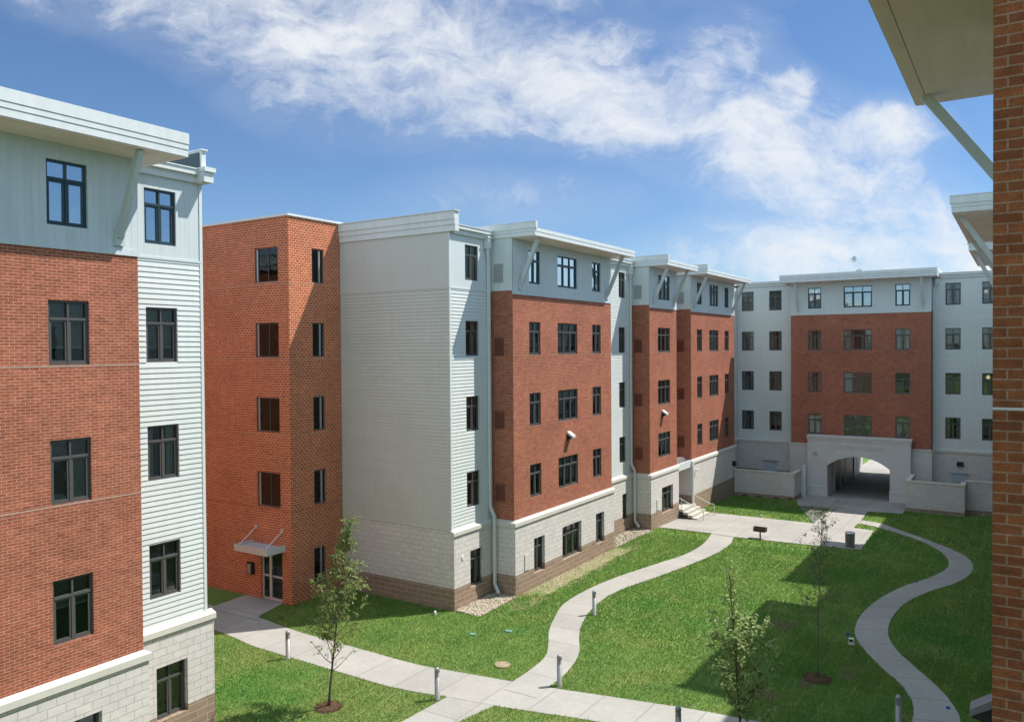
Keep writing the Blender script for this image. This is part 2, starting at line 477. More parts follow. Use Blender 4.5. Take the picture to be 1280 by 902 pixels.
def put_window(parent, ax, sg, c, op, style, fm='b', var=None):
    u0, u1, z0, z1 = op
    if var is None: var = wr.choice([0, 0, 1, 2, 2, 5])
    f, g, b = window_meshes(ax, sg, u1-u0, z1-z0, style, fm, var)
    o = bpy.data.objects.new('window', f); COL.objects.link(o); attach(o, parent, P(ax, sg, c, u0, z0))
    for nm, me in (('glass', g), (b.name.split('.')[0], b)):
        k = bpy.data.objects.new(nm, me); COL.objects.link(k); k.parent = o
        if nm == 'glass': k.rotation_euler = (wr.uniform(-.005, .005), wr.uniform(-.005, .005), wr.uniform(-.007, .007))
    return o
FL = [(13.32, 14.77), (10.2, 11.65), (7.08, 8.53), (3.95, 5.40)]   # sill / head of floors 5..2
GF = (.62, 2.15)

def strut(parent, a, b, w=.13, t=.17):
    mb = MB(); mb.beam(a, b, w, t)
    x, y, z = b
    mb.box(x-.03, x+.03, y-.12, y+.12, z-.22, z+.2)
    return mb.build('strut', M['strut'], parent)
def louvre(parent, ax, sg, c, u0, u1, z0, z1, m):
    mb = MB()
    for a, b, e, f in ((u0,u0+.03,z0,z1),(u1-.03,u1,z0,z1),(u0+.03,u1-.03,z0,z0+.03),(u0+.03,u1-.03,z1-.03,z1)):
        wbox(mb, ax, sg, c, a, b, e, f, .003, .03)
    z = z0 + .05
    while z < z1 - .06:
        q = lambda u, zz, d: P(ax, sg, c, u, zz, d)
        mb.face([q(u0+.03,z,.026), q(u1-.03,z,.026), q(u1-.03,z+.05,.006), q(u0+.03,z+.05,.006)]); z += .05
    return mb.build('louvre_vent', m, parent)
def wall_light(parent, ax, sg, c, u, z, sc=1.0, m='alu'):
    # wedge hood: sloping bright cover over a dark box
    h = MB(); k = MB()
    q = lambda a, zz, d: P(ax, sg, c, u + a*sc, z + (zz - z)*sc, d*sc)
    w = .16
    h.hexa([q(-w,z+.02,.01), q(w,z+.02,.01), q(w,z-.16,.30), q(-w,z-.16,.30), q(-w,z+.14,.01), q(w,z+.14,.01), q(w,z-.06,.30), q(-w,z-.06,.30)])
    k.hexa([q(-w+.015,z-.26,.004), q(w-.015,z-.26,.004), q(w-.015,z-.17,.27), q(-w+.015,z-.17,.27), q(-w+.015,z+.018,.004), q(w-.015,z+.018,.004), q(w-.015,z-.15,.27), q(-w+.015,z-.15,.27)])
    o = h.build('wall_light', M[m], parent)
    k2 = k.build('lamp_box', M['dark'], o)
    k2.location = (0, 0, 0)
    return o
def downspout(parent, pts, w=.085):
    mb = MB()
    for a, b in zip(pts[:-1], pts[1:]):
        mb.beam(a, b, w, w)
    return mb.build('downspout', M['metal'], parent)
def bands(mb, ax, sg, c, u0, u1, zs, step=.022, d0=-.25):
    # horizontal fascia boards, each a little prouder than the one beneath
    for i in range(len(zs) - 1):
        wbox(mb, ax, sg, c, u0, u1, zs[i], zs[i+1] - .004, d0, step * i)

# ================================================================== bays facing +X / -X
ZT, ZB, ZK = 12.95, 3.05, .88     # brick top, brick foot, top of brown blocks
def cut(cols, floors):            # openings of a column list
    return [(a, b, z0, z1) for a, b in cols for z0, z1 in floors]
def brick_bay(par, sg, xf, xr, y0, y1, cols, styles, over, ground_cols=None, ext=(0.05, .5), parapets=True, z_low=-1.2, struts=None, tall=False, side_vents=(), brick='brick', soff=15.17, jm='joint'):
    s = sg
    ops_b = cut(cols, FL[1:]); ops_t = cut(cols, FL[:1])
    gcols = cols if ground_cols is None else ground_cols
    ops_g = cut(gcols, [GF])
    xk = xf + s * .09
    b = MB(); wall(b, 'X', s, xf, y0, y1, ZB + .12, ZT, ops_b)
    for yy, sy in ((y0, -1), (y1, 1)): wall(b, 'Y', sy, yy, min(xf, xr), max(xf, xr), ZB + .12, ZT)
    b.build('brick_wall', M[brick], par)
    t = MB(); wall(t, 'X', s, xf + s*.012, y0 - .01, y1 + .01, ZT, soff - .004, ops_t)
    for yy, sy in ((y0, -1), (y1, 1)): wall(t, 'Y', sy, yy + sy*.012, min(xf, xr), max(xf, xr), ZT, soff - .004)
    wbox(t, 'X', s, xf, y0 - .02, y1 + .02, ZT - .16, ZT + .0, .002, .03)
    t.build('panel_wall', M['panel'], par)
    g = MB(); wall(g, 'X', s, xk, y0 - .08, y1 + .08, ZK, ZB - .1, ops_g, .28)
    for yy, sy in ((y0, -1), (y1, 1)): wall(g, 'Y', sy, yy + sy*.08, min(xk, xr), max(xk, xr), ZK, ZB - .1)
    g.build('block_wall', M['block'], par)
    k = MB(); wall(k, 'X', s, xk + s*.004, y0 - .084, y1 + .084, z_low, ZK, ops_g, .28)
    for yy, sy in ((y0, -1), (y1, 1)): wall(k, 'Y', sy, yy + sy*.084, min(xk, xr), max(xk, xr), z_low, ZK)
    k.build('block_base', M['base'], par)
    l = MB()
    x0, x1 = sorted((xr, xk + s*.05))
    p = lambda x, y, z: (x, y, z)
    xa = xf - s*.02; xo = xk + s*.055
    ya, yo, yb, yp = y0 + .02, y0 - .14, y1 - .02, y1 + .14
    # sloped cast-stone ledge running round three sides
    for q0, q1 in ((((xa,ya),(xo,yo)), ((xa,yb),(xo,yp))), (((xr,ya),(xr,yo)), ((xa,ya),(xo,yo))), (((xa,yb),(xo,yp)), ((xr,yb),(xr,yp)))):
        (i0, o0), (i1, o1) = q0, q1
        l.hexa([(*i0,ZB-.1),(*i1,ZB-.1),(*o1,ZB-.1),(*o0,ZB-.1),(*i0,ZB+.16),(*i1,ZB+.16),(*o1,ZB+.06),(*o0,ZB+.06)])
    l.build('ledge', M['stone'], par)
    jt = MB()
    for zj in (10.165, 7.045): wbox(jt, 'X', s, xf, y0, y1, zj, zj + .018, .001, .007)
    jt.build('control_joint', M[jm], par)
    # eave
    xe = xf + s * over
    e = MB(); ye0, ye1 = y0 - ext[0], y1 + ext[1]
    fz = [soff, soff + .17, soff + .30, soff + .56] if tall else [soff, soff + .17, soff + .32]
    xin = xr - s * 1.0
    for i in range(len(fz) - 1):
        o_ = .013 * i
        e.box(*sorted((xin, xe + s*o_)), ye0 - o_*.5, ye1 + o_*.5, fz[i], fz[i+1] - (.008 if i < len(fz)-2 else 0))
    if parapets:
        for yy in (ye0,):
            xx = sorted((xin, xe + s * .06))
            e.box(xx[0], xx[1], yy - (.03 if yy == ye0 else -.03), yy + .14 + (.03 if yy != ye0 else -.03), fz[-1] - .02, soff + .56)
            e.box(xx[0], xx[1], yy - (.045 if yy == ye0 else -.02), yy + .14 + (.045 if yy != ye0 else -.02), soff + .56, soff + .585)
    e.build('eave', M['metal'], par)
    so = MB(); q0, q1 = sorted((xin + s*.01, xe - s * .03))
    xs_, ys_ = (q1 - .2, q0) if s > 0 else (q0 + .2, q1)
    so.box(min(ys_, xs_), max(ys_, xs_), ye0 + .24, ye1 - .24, soff - .02, soff - .004)
    gp_ = .014 * s
    so.box(*sorted((xs_ + gp_, q1 if s > 0 else q0)), ye0 + .03, ye1 - .03, soff - .02, soff - .004)
    for e0, e1 in ((ye0 + .03, ye0 + .226), (ye1 - .226, ye1 - .03)): so.box(min(ys_, xs_), max(ys_, xs_), e0, e1, soff - .02, soff - .004)
    so.build('soffit', M['soffit'], par)
    for yy in (struts if struts is not None else (y0 + .55, y1 - .5)):
        strut(par, (xe - s*.22, yy, soff - .02), (xf + s*.05, yy, 13.22))
    for z0, z1 in side_vents:
        louvre(par, 'Y', -1, y0 - (.012 if z0 > 13 else 0), min(xf, xr) + .2, max(xf, xr) - .46, z0, z1, M['louvre'] if z0 > 13 else M['louvre_b'])
    for (a, bb), st in zip(cols, styles):
        for i, (z0, z1) in enumerate(FL):
            put_window(par, 'X', s, xf, (a, bb, z0, z1), st, 't' if i == 0 else 'b')
    for (a, bb), st in zip(gcols, styles):
        put_window(par, 'X', s, xk - s*.10, (a, bb, *GF), st)
VENTS = [(13.31, 14.09), (10.2, 10.95), (7.08, 7.83), (3.96, 4.71)]

def siding_face(par, ax, sg, c, u0, u1, cols, styles, floors=FL, z_top=15.15, ground=None, z_low=-1.2, top_panel=True, ends=(True, True), panel='panel2', gs=None, proud=.12, ledge=True, low=None, sm='siding'):
    ops = cut(cols, floors)
    m = MB(); zt = ZT if top_panel else z_top
    siding(m, ax, sg, c, u0, u1, 3.2, zt, ops)
    m.build('siding_wall', M[sm], par)
    if top_panel:
        t = MB(); wall(t, ax, sg, c + sg*.004, u0, u1, ZT, z_top, ops); wbox(t, ax, sg, c, u0, u1, ZT - .03, ZT + .03, .002, .03)
        t.build('panel_wall', M[panel], par)
    tr = MB()
    if ends[0]: wbox(tr, ax, sg, c, u0 - .02, u0 + .07, 3.2, z_top, -.02, .026)
    if ends[1]: wbox(tr, ax, sg, c, u1 - .07, u1 + .02, 3.2, z_top, -.02, .026)
    if any(ends): tr.build('corner_trim', M['metal'], par)
    gops = ground or []
    l0, l1 = low if low else (u0 - (proud if ends[0] else 0), u1 + (proud if ends[1] else 0))
    b = MB(); wall(b, ax, sg, c + sg*proud, l0, l1, ZK, 3.0 if ledge else 3.2, gops, .3); b.build('block_wall', M['block'], par)
    k = MB(); wall(k, ax, sg, c + sg*(proud+.004), l0 - .004, l1 + .004, z_low, ZK, gops, .3); k.build('block_base', M['base'], par)
    l = MB(); p = lambda u, z, d: P(ax, sg, c, u, z, d)
    a, bb = (u0 - (.06 if low else proud + .04) if ends[0] else u0), u1 + (proud + .04 if ends[1] else 0)
    if not ledge: a = bb = None
    if ledge: l.hexa([p(a,3.0,-.02), p(bb,3.0,-.02), p(bb,3.0,proud+.06), p(a,3.0,proud+.06), p(a,3.24,-.02), p(bb,3.24,-.02), p(bb,3.15,proud+.06), p(a,3.15,proud+.06)])
    if ledge: l.build('ledge', M['stone'], par)
    for (u, v), st in zip(cols, styles):
        for i, (z0, z1) in enumerate(floors):
            put_window(par, ax, sg, c, (u, v, z0, z1), st, 't' if (i == 0 and z0 > 13 and panel == 'panel') else 'b')
    for o in gops: put_window(par, ax, sg, c + sg*(proud-.10), o, gs or 'plain')
def gutter(par, ax, sg, c, u0, u1, z=15.12):
    mb = MB()
    wbox(mb, ax, sg, c, u0, u1, z, z + .2, -.2, .1)
    wbox(mb, ax, sg, c, u0, u1, z + .2, z + .34, -.2, .22)
    wbox(mb, ax, sg, c, u0, u1, z + .34, z + .37, -.2, .25)
    return mb.build('gutter', M['metal'], par)
def slab(par, x0, x1, y0, y1, z=15.3, h=.16, core=None):
    mb = MB(); mb.box(x0, x1, y0, y1, z, z + h); mb.build('roof', M['roof'], par)
def core(par, boxes):
    mb = MB()
    for b in boxes: mb.box(*b)
    mb.build('inner_wall', M['inner'], par)

XB, XR = -18.15, -19.28
# ================================================================== near left block
L0 = thing('residence_block', 'nearest red brick and white sided residence block filling the left edge, deep white eave above', 'building', (-20, 6, 0))
cols0 = [(3.30, 4.25), (5.85, 7.75), (9.345, 10.265)]
brick_bay(L0, 1, XB, XR, 2.0, 11.49, cols0, ['two', 'three', 'two'], 1.15, ground_cols=[(3.4, 4.32), (5.95, 7.85), (9.45, 10.375)], ext=(.5, .62), parapets=False, tall=True, struts=(2.5, 11.0), jm='joint_pale')
siding_face(L0, 'X', 1, XR - .03, 11.49, 14.13, [(12.42, 13.34)], ['two'], ground=[(12.49, 13.42, .72, 2.15)], ends=(False, True), panel='panel', gs='two', proud=.14)
siding_face(L0, 'X', 1, XR - .03, -3.0, 2.0, [(-1.6, -.68)], ['two'], ends=(True, False), panel='panel')
siding_face(L0, 'Y', 1, 14.13, -24.0, XR - .03, [], [], ends=(False, False))
wb = MB(); wall(wb, 'Y', 1, 14.13, -46, -24, -1, 15.2); wb.build('brick_wall', M['brick2'], L0)
gutter(L0, 'X', 1, XR - .03, 11.52, 13.95); gutter(L0, 'X', 1, XR - .03, -3, 2)
pm = MB()
pm.box(-46, -18.98, 13.93, 14.07, 15.1, 15.98); pm.box(-46, -18.93, 13.9, 14.1, 15.98, 16.02); pm.box(-46, -18.86, 13.92, 14.22, 15.12, 15.40); pm.box(-46, -18.80, 13.9, 14.26, 15.40, 15.52)
pm.build('parapet', M['metal'], L0)
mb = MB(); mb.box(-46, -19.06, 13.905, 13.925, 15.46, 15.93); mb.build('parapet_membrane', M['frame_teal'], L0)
slab(L0, -46, XR - .02, -3, 13.93)
wb = MB(); wall(wb, 'X', -1, -46.0, -3, 14.13, -1, 15.2); wall(wb, 'Y', -1, -3.0, -46, XR, -1, 15.2); wb.build('rear_wall', M['siding'], L0)
core(L0, [(-45.9, XR - .42, -2.9, 14.05, -1, 15.15), (XR - .5, XB - .42, 2.1, 11.4, -1, 15.15)])

# ================================================================== stair tower
TX, TY = -25.26, 22.574
T = thing('stair_tower', 'plain orange brick stair tower with small canopy over its glass entrance door', 'building', (-28, 24.5, 0))
tl = [(-27.32, -25.89, z0, z1) for z0, z1 in FL]
tr_ = [(23.85, 24.53, z0, z1) for z0, z1 in FL] + [(23.80, 24.46, .55, 2.12)]
dop = (-27.15, -25.83, -.02, 2.16)
b = MB()
wall(b, 'Y', -1, TY, -33.0, TX, -1.2, 15.98, tl + [dop], .22)
wall(b, 'X', 1, TX, TY, 25.95, -1.2, 15.98, tr_, .22)
wall(b, 'X', -1, -33.0, TY, 30, -1.2, 15.98); wall(b, 'Y', 1, 30.0, -33, TX, -1.2, 15.98)
b.build('brick_wall', M['brick2'], T)
cp = MB(); cp.box(-33.05, TX + .06, TY - .06, 30.05, 15.98, 16.07); cp.build('coping', M['metal'], T)
jt = MB()
for z in (13.24, 10.1, 6.98, 3.85, .98):
    wbox(jt, 'Y', -1, TY, -33, -27.38 if z < 2 else TX, z, z + .02, .001, .004); wbox(jt, 'X', 1, TX, TY, 25.9, z, z + .02, .001, .004)
for x in (-27.36, -25.86):
    for z0, z1 in ((2.3, 3.85), (5.42, 6.98), (8.55, 10.1), (11.67, 13.24), (14.8, 15.97)): wbox(jt, 'Y', -1, TY, x, x + .018, z0, z1, .001, .004)
for z0, z1 in ((2.2, 3.85), (5.42, 6.98), (8.55, 10.1), (11.67, 13.24), (14.8, 15.97)): wbox(jt, 'X', 1, TX, 23.83, 23.848, z0, z1, .001, .004)
jt.build('control_joint', M['joint'], T)
for o in tl: put_window(T, 'Y', -1, TY, o, 'pair', var=4)
for o in tr_: put_window(T, 'X', 1, TX, o, 'slim', var=4)
core(T, [(-32.9, TX - .6, TY + .9, 29.9, -1, 15.9)])
# glazed entrance door
d = MB(); q = lambda u0, u1, z0, z1, d0=-.16, d1=-.09, m=None: wbox(m or d, 'Y', -1, TY, u0, u1, z0, z1, d0, d1)
q(-27.15, -27.08, 0, 2.16); q(-25.9, -25.83, 0, 2.16); q(-27.08, -25.9, 2.09, 2.16); q(-26.72, -26.58, 0, 2.09, -.16, -.085)
q(-27.08, -26.72, .98, 1.06); q(-26.58, -25.9, .98, 1.06); q(-27.08, -26.72, 0, .10); q(-26.58, -25.9, 0, .12)
door = d.build('entrance_door', M['alu'], T)
g = MB(); g.face([(-27.1, TY+.125, .05), (-25.88, TY+.125, .05), (-25.88, TY+.125, 2.12), (-27.1, TY+.125, 2.12)], (0,-1,0)); gg = g.build('glass', M['glass'], door); gg.location = (0,0,0)
h = MB(); h.tube([(-26.5, TY+.03, .85), (-26.5, TY+.03, 1.35)], .016, 8); h.box(-26.51, -26.49, TY+.03, TY+.1, .9, .93); h.box(-26.51, -26.49, TY+.03, TY+.1, 1.28, 1.31)
hh = h.build('handle', M['steel'], door); hh.location = (0,0,0)
cn = MB()
cx0, cx1, cy0, cy1 = -27.62, -25.60, 21.58, TY - .004
cn.box(cx0, cx1, cy0, cy0 + .05, 2.20, 2.47); cn.box(cx0, cx0 + .05, cy0 + .05, cy1, 2.20, 2.47); cn.box(cx1 - .05, cx1, cy0 + .05, cy1, 2.20, 2.47)
cn.box(cx0 + .05, cx1 - .05, cy0 + .05, cy1, 2.30, 2.36)
for k in range(1, 9):
    x = cx0 + (cx1 - cx0) * k / 9; cn.box(x - .02, x + .02, cy0 + .05, cy1, 2.36, 2.385)
can = cn.build('canopy', M['alu'], T)
for xw, xc in ((-27.42, -27.42), (-25.8, -25.8)):
    r_ = MB(); r_.tube([(xw, TY, 3.02), (xc, cy0 + .12, 2.45)], .02, 8); r_.box(xw - .06, xw + .06, TY - .03, TY - .002, 2.95, 3.1)
    o = r_.build('tie_rod', M['alu'], can); o.location = (0, 0, 0)
ib = MB(); ib.box(-27.92, -27.55, TY - .12, TY - .002, .98, 1.48); ic = ib.build('call_box', M['dark'], T)
ibf = MB(); ibf.box(-27.86, -27.66, TY - .135, TY - .122, 1.02, 1.42); o = ibf.build('face_plate', M['galv'], ic); o.location = (0, 0, 0)

# ================================================================== long residence block
LB = thing('long_residence_block', 'long stepped residence block with three red brick bays under projecting eaves', 'building', (-21, 40, 0))
EY = 25.5
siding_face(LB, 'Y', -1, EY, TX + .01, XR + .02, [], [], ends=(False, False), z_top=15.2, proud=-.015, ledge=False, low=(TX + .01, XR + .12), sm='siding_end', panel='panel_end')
siding_face(LB, 'X', 1, XR, EY, 28.42, [(26.57, 27.5)], ['two'], ground=[(26.62, 27.55, .66, 2.18)], ends=(True, False), low=(EY + .015, 28.42))
ep = MB(); bands(ep, 'Y', -1, EY - .06, TX + .02, -18.92, [15.17, 15.42, 15.63, 15.95], .03); ep.box(TX + .02, -18.87, EY - .16, EY + .2, 15.95, 15.985)
ep.build('parapet', M['metal'], LB)
gutter(LB, 'X', 1, XR, EY + .22, 28.36)
# bay 1
brick_bay(LB, 1, XB, XR, 28.42, 37.92, [(29.73, 30.69), (32.27, 34.18), (35.78, 36.72)], ['two', 'three', 'two'], 1.15,
          ground_cols=[(29.87, 30.8), (32.42, 34.32), (35.9, 36.83)], side_vents=VENTS, struts=(29.0, 37.42))
# recess between bays 1 and 2
siding_face(LB, 'X', 1, XR, 37.92, 43.02, [(41.3, 42.15)], ['two'], ground=[(41.42, 42.22, .7, 2.16)], ends=(False, False), top_panel=False, z_top=15.15)
gutter(LB, 'X', 1, XR, 38.0, 42.94)
brick_bay(LB, 1, XB, XR, 43.02, 47.26, [(44.28, 46.17)], ['three'], 1.15, ground_cols=[(44.58, 46.36)], side_vents=VENTS, struts=(43.6, 46.75), ext=(.08, .7))
siding_face(LB, 'X', 1, XR, 47.26, 49.83, [], [], ends=(False, False), top_panel=False, z_top=15.15)
gutter(LB, 'X', 1, XR, 47.3, 49.7)
brick_bay(LB, 1, XB, XR, 49.83, 59.0, [(50.98, 51.94), (53.43, 55.34), (56.75, 57.7)], ['two', 'three', 'two'], 1.15, ground_cols=[], side_vents=VENTS, struts=(50.35, 58.6), ext=(.2, .4))
siding_face(LB, 'X', 1, XR, 59.0, 63.4, [], [], ends=(False, False), top_panel=False)
slab(LB, -33, XR - .02, EY + .14, 63.5)
core(LB, [(-32.9, XR - .42, 30.2, 63.3, -1, 15.1), (TX + .1, XR - .42, EY + .3, 30.2, -1, 15.1), (XR - .5, XB - .42, 28.5, 37.85, -1, 15.1), (XR - .5, XB - .42, 43.1, 47.2, -1, 15.1), (XR - .5, XB - .42, 49.9, 58.9, -1, 15.1)])
rw = MB(); wall(rw, 'X', -1, -33.0, 30, 63.5, -1, 15.3); rw.build('rear_wall', M['siding'], LB)
# rainwater pipes in the inner corners
def rain(par, y):
    mb = MB(); mb.box(XR + .02, XR + .24, y - .13, y + .11, 14.72, 15.16); mb.box(XR - .0, XR + .27, y - .17, y + .15, 15.16, 15.24); mb.build('leader_head', M['metal'], par)
    downspout(par, [(XR+.13, y, 14.75), (XR+.13, y, 14.5), (XR+.09, y + .1, 14.2), (XR+.09, y + .1, 3.75), (XR+.30, y + .1, 3.35), (XR+.30, y + .1, .42), (XR+.62, y - .1, .16)], .11)
rain(LB, 28.05); rain(LB, 42.65)
wall_light(LB, 'X', 1, XB, 33.25, 6.42); wall_light(LB, 'X', 1, XB, 44.98, 6.62)
for y0, z0, z1 in ((29.05, .93, 1.62), (43.75, .95, 1.6)):
    mb = MB(); wbox(mb, 'X', 1, XB + .09, y0, y0 + .36, z0, z1, .004, .03); wbox(mb, 'X', 1, XB + .09, y0 + .03, y0 + .33, z0 + .03, z1 - .03, .03, .036); mb.build('meter_hatch', M['stone'], LB)
mb = MB(); wbox(mb, 'X', 1, XR + .12, 26.02, 26.14, 1.95, 2.1, .002, .03); mb.build('outlet_box', M['white'], LB)
# flood light and pipe hood near the far corner
mb = MB(); mb.tube([(XB+.09, 58.3, 1.9), (XB+.30, 58.3, 1.9)], .2, 12); mb.build('pipe_hood', M['dark'], LB)
# entrance canopy between bays 2 and 3
ec = MB(); ec.box(XR + .16, XB - .1, 47.36, 49.72, 2.80, 3.05); ec.box(XB - .1, XB + .02, 47.36, 49.72, 2.74, 3.17); ec.build('entrance_canopy', M['metal'], LB)
mb = MB(); mb.box(XR + .5, XR + .9, 48.2, 49.2, 3.05, 3.4); mb.build('roof_unit', M['galv'], LB)
ed = MB(); ed.box(XR + .125, XR + .16, 47.75, 48.75, .45, 2.5); o = ed.build('entrance_door', M['frame'], LB)
downspout(LB, [(XB + .16, 49.66, 2.95), (XB + .16, 49.66, .15)], .12)
mb = MB(); mb.tube([(XB+.1, 50.3, 2.5), (XB+.28, 50.3, 2.45)], [.05, .09], 10); mb.build('entry_lamp', M['white'], LB)
# ================================================================== far gate block
FY, FB = 63.45, 62.45
GB = thing('gate_block', 'far residence block closing the courtyard, pierced by a low arched stone gateway', 'building', (-10, 68, gz(68)))
FT = (13.30, 14.83)
FF = [FT, (10.18, 11.68), (7.06, 8.56), (3.95, 5.45)]
def far_side(u0, u1, cols, ends):
    siding_face(GB, 'Y', -1, FY, u0, u1, cols, ['two'] * len(cols), floors=FF, ends=ends, top_panel=False, z_top=15.25, z_low=-2)
far_side(XR, -14.87, [(-18.9, -17.96), (-16.75, -15.8)], (False, False))
far_side(-5.43, 1.0, [(-4.62, -3.68), (-2.4, -1.46)], (False, False))
fc = [(-13.62, -12.68), (-11.12, -9.2), (-7.68, -6.72)]
ops = cut(fc, FF[1:])
b = MB(); wall(b, 'Y', -1, FB, -14.87, -5.43, 3.12, 12.97, ops)
wall(b, 'X', -1, -14.87, FB, FY, 3.12, 12.97); wall(b, 'X', 1, -5.43, FB, FY, 3.12, 12.97); b.build('brick_wall', M['brick'], GB)
t = MB(); wall(t, 'Y', -1, FB - .012, -14.88, -5.42, 12.97, 15.24, cut(fc, [FT])); wall(t, 'X', -1, -14.88, FB, FY, 12.97, 15.24); wall(t, 'X', 1, -5.42, FB, FY, 12.97, 15.24)
wbox(t, 'Y', -1, FB, -14.9, -5.4, 12.82, 12.97, .002, .03); t.build('panel_wall', M['panel2'], GB)
jt = MB()
for zj in (10.14, 7.02): wbox(jt, 'Y', -1, FB, -14.86, -5.44, zj, zj + .025, .001, .005)
jt.build('control_joint', M['joint'], GB)
for c, st in zip(fc, ('two', 'three', 'two')):
    for i, (z0, z1) in enumerate(FF): put_window(GB, 'Y', -1, FB, (*c, z0, z1), st, 't' if i == 0 else 'b')
e = MB()
for i, (z0, z1) in enumerate(((15.25, 15.42), (15.43, 15.57), (15.58, 15.80))): e.box(-15.42 - .01*i, -4.98 + .01*i, 61.36 - .02*i, FY + 2, z0, z1)
e.build('eave', M['metal'], GB)
so = MB(); so.box(-15.39, -5.01, 61.4, FB - .02, 15.23, 15.246); so.build('soffit', M['soffit'], GB)
strut(GB, (-14.35, 61.55, 15.23), (-14.35, FB - .05, 13.3)); strut(GB, (-5.95, 61.55, 15.23), (-5.95, FB - .05, 13.3))
gutter(GB, 'Y', -1, FY, XR + .3, -15.45, 15.18); gutter(GB, 'Y', -1, FY, -4.95, .2, 15.18)
# block piers, portal with segmental arch and vaulted passage
for u0, u1 in ((-14.93, -13.5), (-6.6, -5.35)):
    bs = MB(); wall(bs, 'Y', -1, 62.3, u0, u1, -2, 3.12); bs.box(u0, u1, 62.25, 62.5, 3.12, 3.22)
    if u0 < -10: wall(bs, 'X', -1, -14.93, 62.3, FY, -2, 3.12)
    else: wall(bs, 'X', 1, -5.35, 62.3, FY, -2, 3.12)
    bs.build('block_pier', M['block'], GB)
AX0, AX1, SPR, CRN, PY, PZ = -12.12, -7.93, 1.74, 2.52, 61.6, 3.62
def arch_z(x):
    hw = (AX1 - AX0) / 2; rise = CRN - SPR; r_ = (hw*hw + rise*rise) / (2*rise)
    return SPR - (r_ - rise) + math.sqrt(max(0, r_*r_ - (x - (AX0+AX1)/2)**2))
po = MB(); GZ = -1.4; FAR = 77.0
po.face([(-13.5,PY,GZ),(AX0,PY,GZ),(AX0,PY,PZ),(-13.5,PY,PZ)], (0,-1,0)); po.face([(AX1,PY,GZ),(-6.6,PY,GZ),(-6.6,PY,PZ),(AX1,PY,PZ)], (0,-1,0))
NS = 28
xs = [AX0 + (AX1-AX0)*i/NS for i in range(NS+1)]
for a, c in zip(xs[:-1], xs[1:]):
    za, zc = arch_z(a), arch_z(c)
    po.face([(a,PY,za),(c,PY,zc),(c,PY,PZ),(a,PY,PZ)], (0,-1,0))
    po.face([(a,PY,za),(c,PY,zc),(c,FAR,zc),(a,FAR,za)], (0,0,-1))
    # raised archivolt
    po.hexa([(a,PY-.035,za),(c,PY-.035,zc),(c,PY,zc),(a,PY,za),(a,PY-.035,za+.22),(c,PY-.035,zc+.22),(c,PY,zc+.22),(a,PY,za+.22)])
po.face([(AX0,PY,GZ),(AX0,FAR,GZ),(AX0,FAR,SPR),(AX0,PY,SPR)], (1,0,0)); po.face([(AX1,PY,GZ),(AX1,FAR,GZ),(AX1,FAR,SPR),(AX1,PY,SPR)], (-1,0,0))
po.face([(-13.5,PY,GZ),(-13.5,FB,GZ),(-13.5,FB,PZ),(-13.5,PY,PZ)], (-1,0,0)); po.face([(-6.6,PY,GZ),(-6.6,FB,GZ),(-6.6,FB,PZ),(-6.6,PY,PZ)], (1,0,0))
po.box(-13.53, -6.57, PY-.04, FB-.02, PZ, 3.80); po.box(-13.57, -6.53, PY-.08, FB-.02, 3.80, 3.92)
for u0, u1 in ((-13.53, AX0+.03), (AX1-.03, -6.57)): po.box(u0, u1, PY-.06, PY+.3, GZ, .12); po.box(u0-.01, u1+.01, PY-.075, PY+.31, .12, .20)
po.build('portal', M['portal'], GB)
md = MB(); md.tube([(-12.95, PY-.03, 2.55), (-12.95, PY, 2.55)], .19, 20); md.build('medallion', M['louvre'], GB)
# shallow raised lettering over the arch
cu = bpy.data.curves.new('lettering', 'FONT'); cu.body = 'UNIVERSITY VILLAGE'; cu.size = .40; cu.extrude = .012; cu.align_x = 'CENTER'
to = bpy.data.objects.new('lettering_tmp', cu); COL.objects.link(to)
dg = bpy.context.evaluated_depsgraph_get(); me = bpy.data.meshes.new_from_object(to.evaluated_get(dg)); bpy.data.objects.remove(to)
lt = bpy.data.objects.new('lettering', me); COL.objects.link(lt); me.materials.clear(); me.materials.append(mat_plain('letter_stone', (.50, .485, .475), .85))
attach(lt, GB, (-10.0, PY - .012, 3.02)); lt.rotation_euler = (R(90), 0, 0); lt.scale = (.9, 1, 1)
# two lamps glowing inside right-hand rooms
lm = NT('lamp_glow'); em = lm.n('ShaderNodeEmission'); em.inputs[0].default_value = (1, .82, .48, 1); em.inputs[1].default_value = .45; lm.l(em.outputs[0], lm.out.inputs[0])
for lx, lz in ((-2.18, 14.15), (-2.05, 8.28)):
    mb = MB(); mb.lathe((lx, FY + .30, lz), [(.02, -.13), (.13, -.11), (.15, 0), (.12, .11), (.02, .13)], 14); mb.build('room_lamp', lm.m, GB, True)
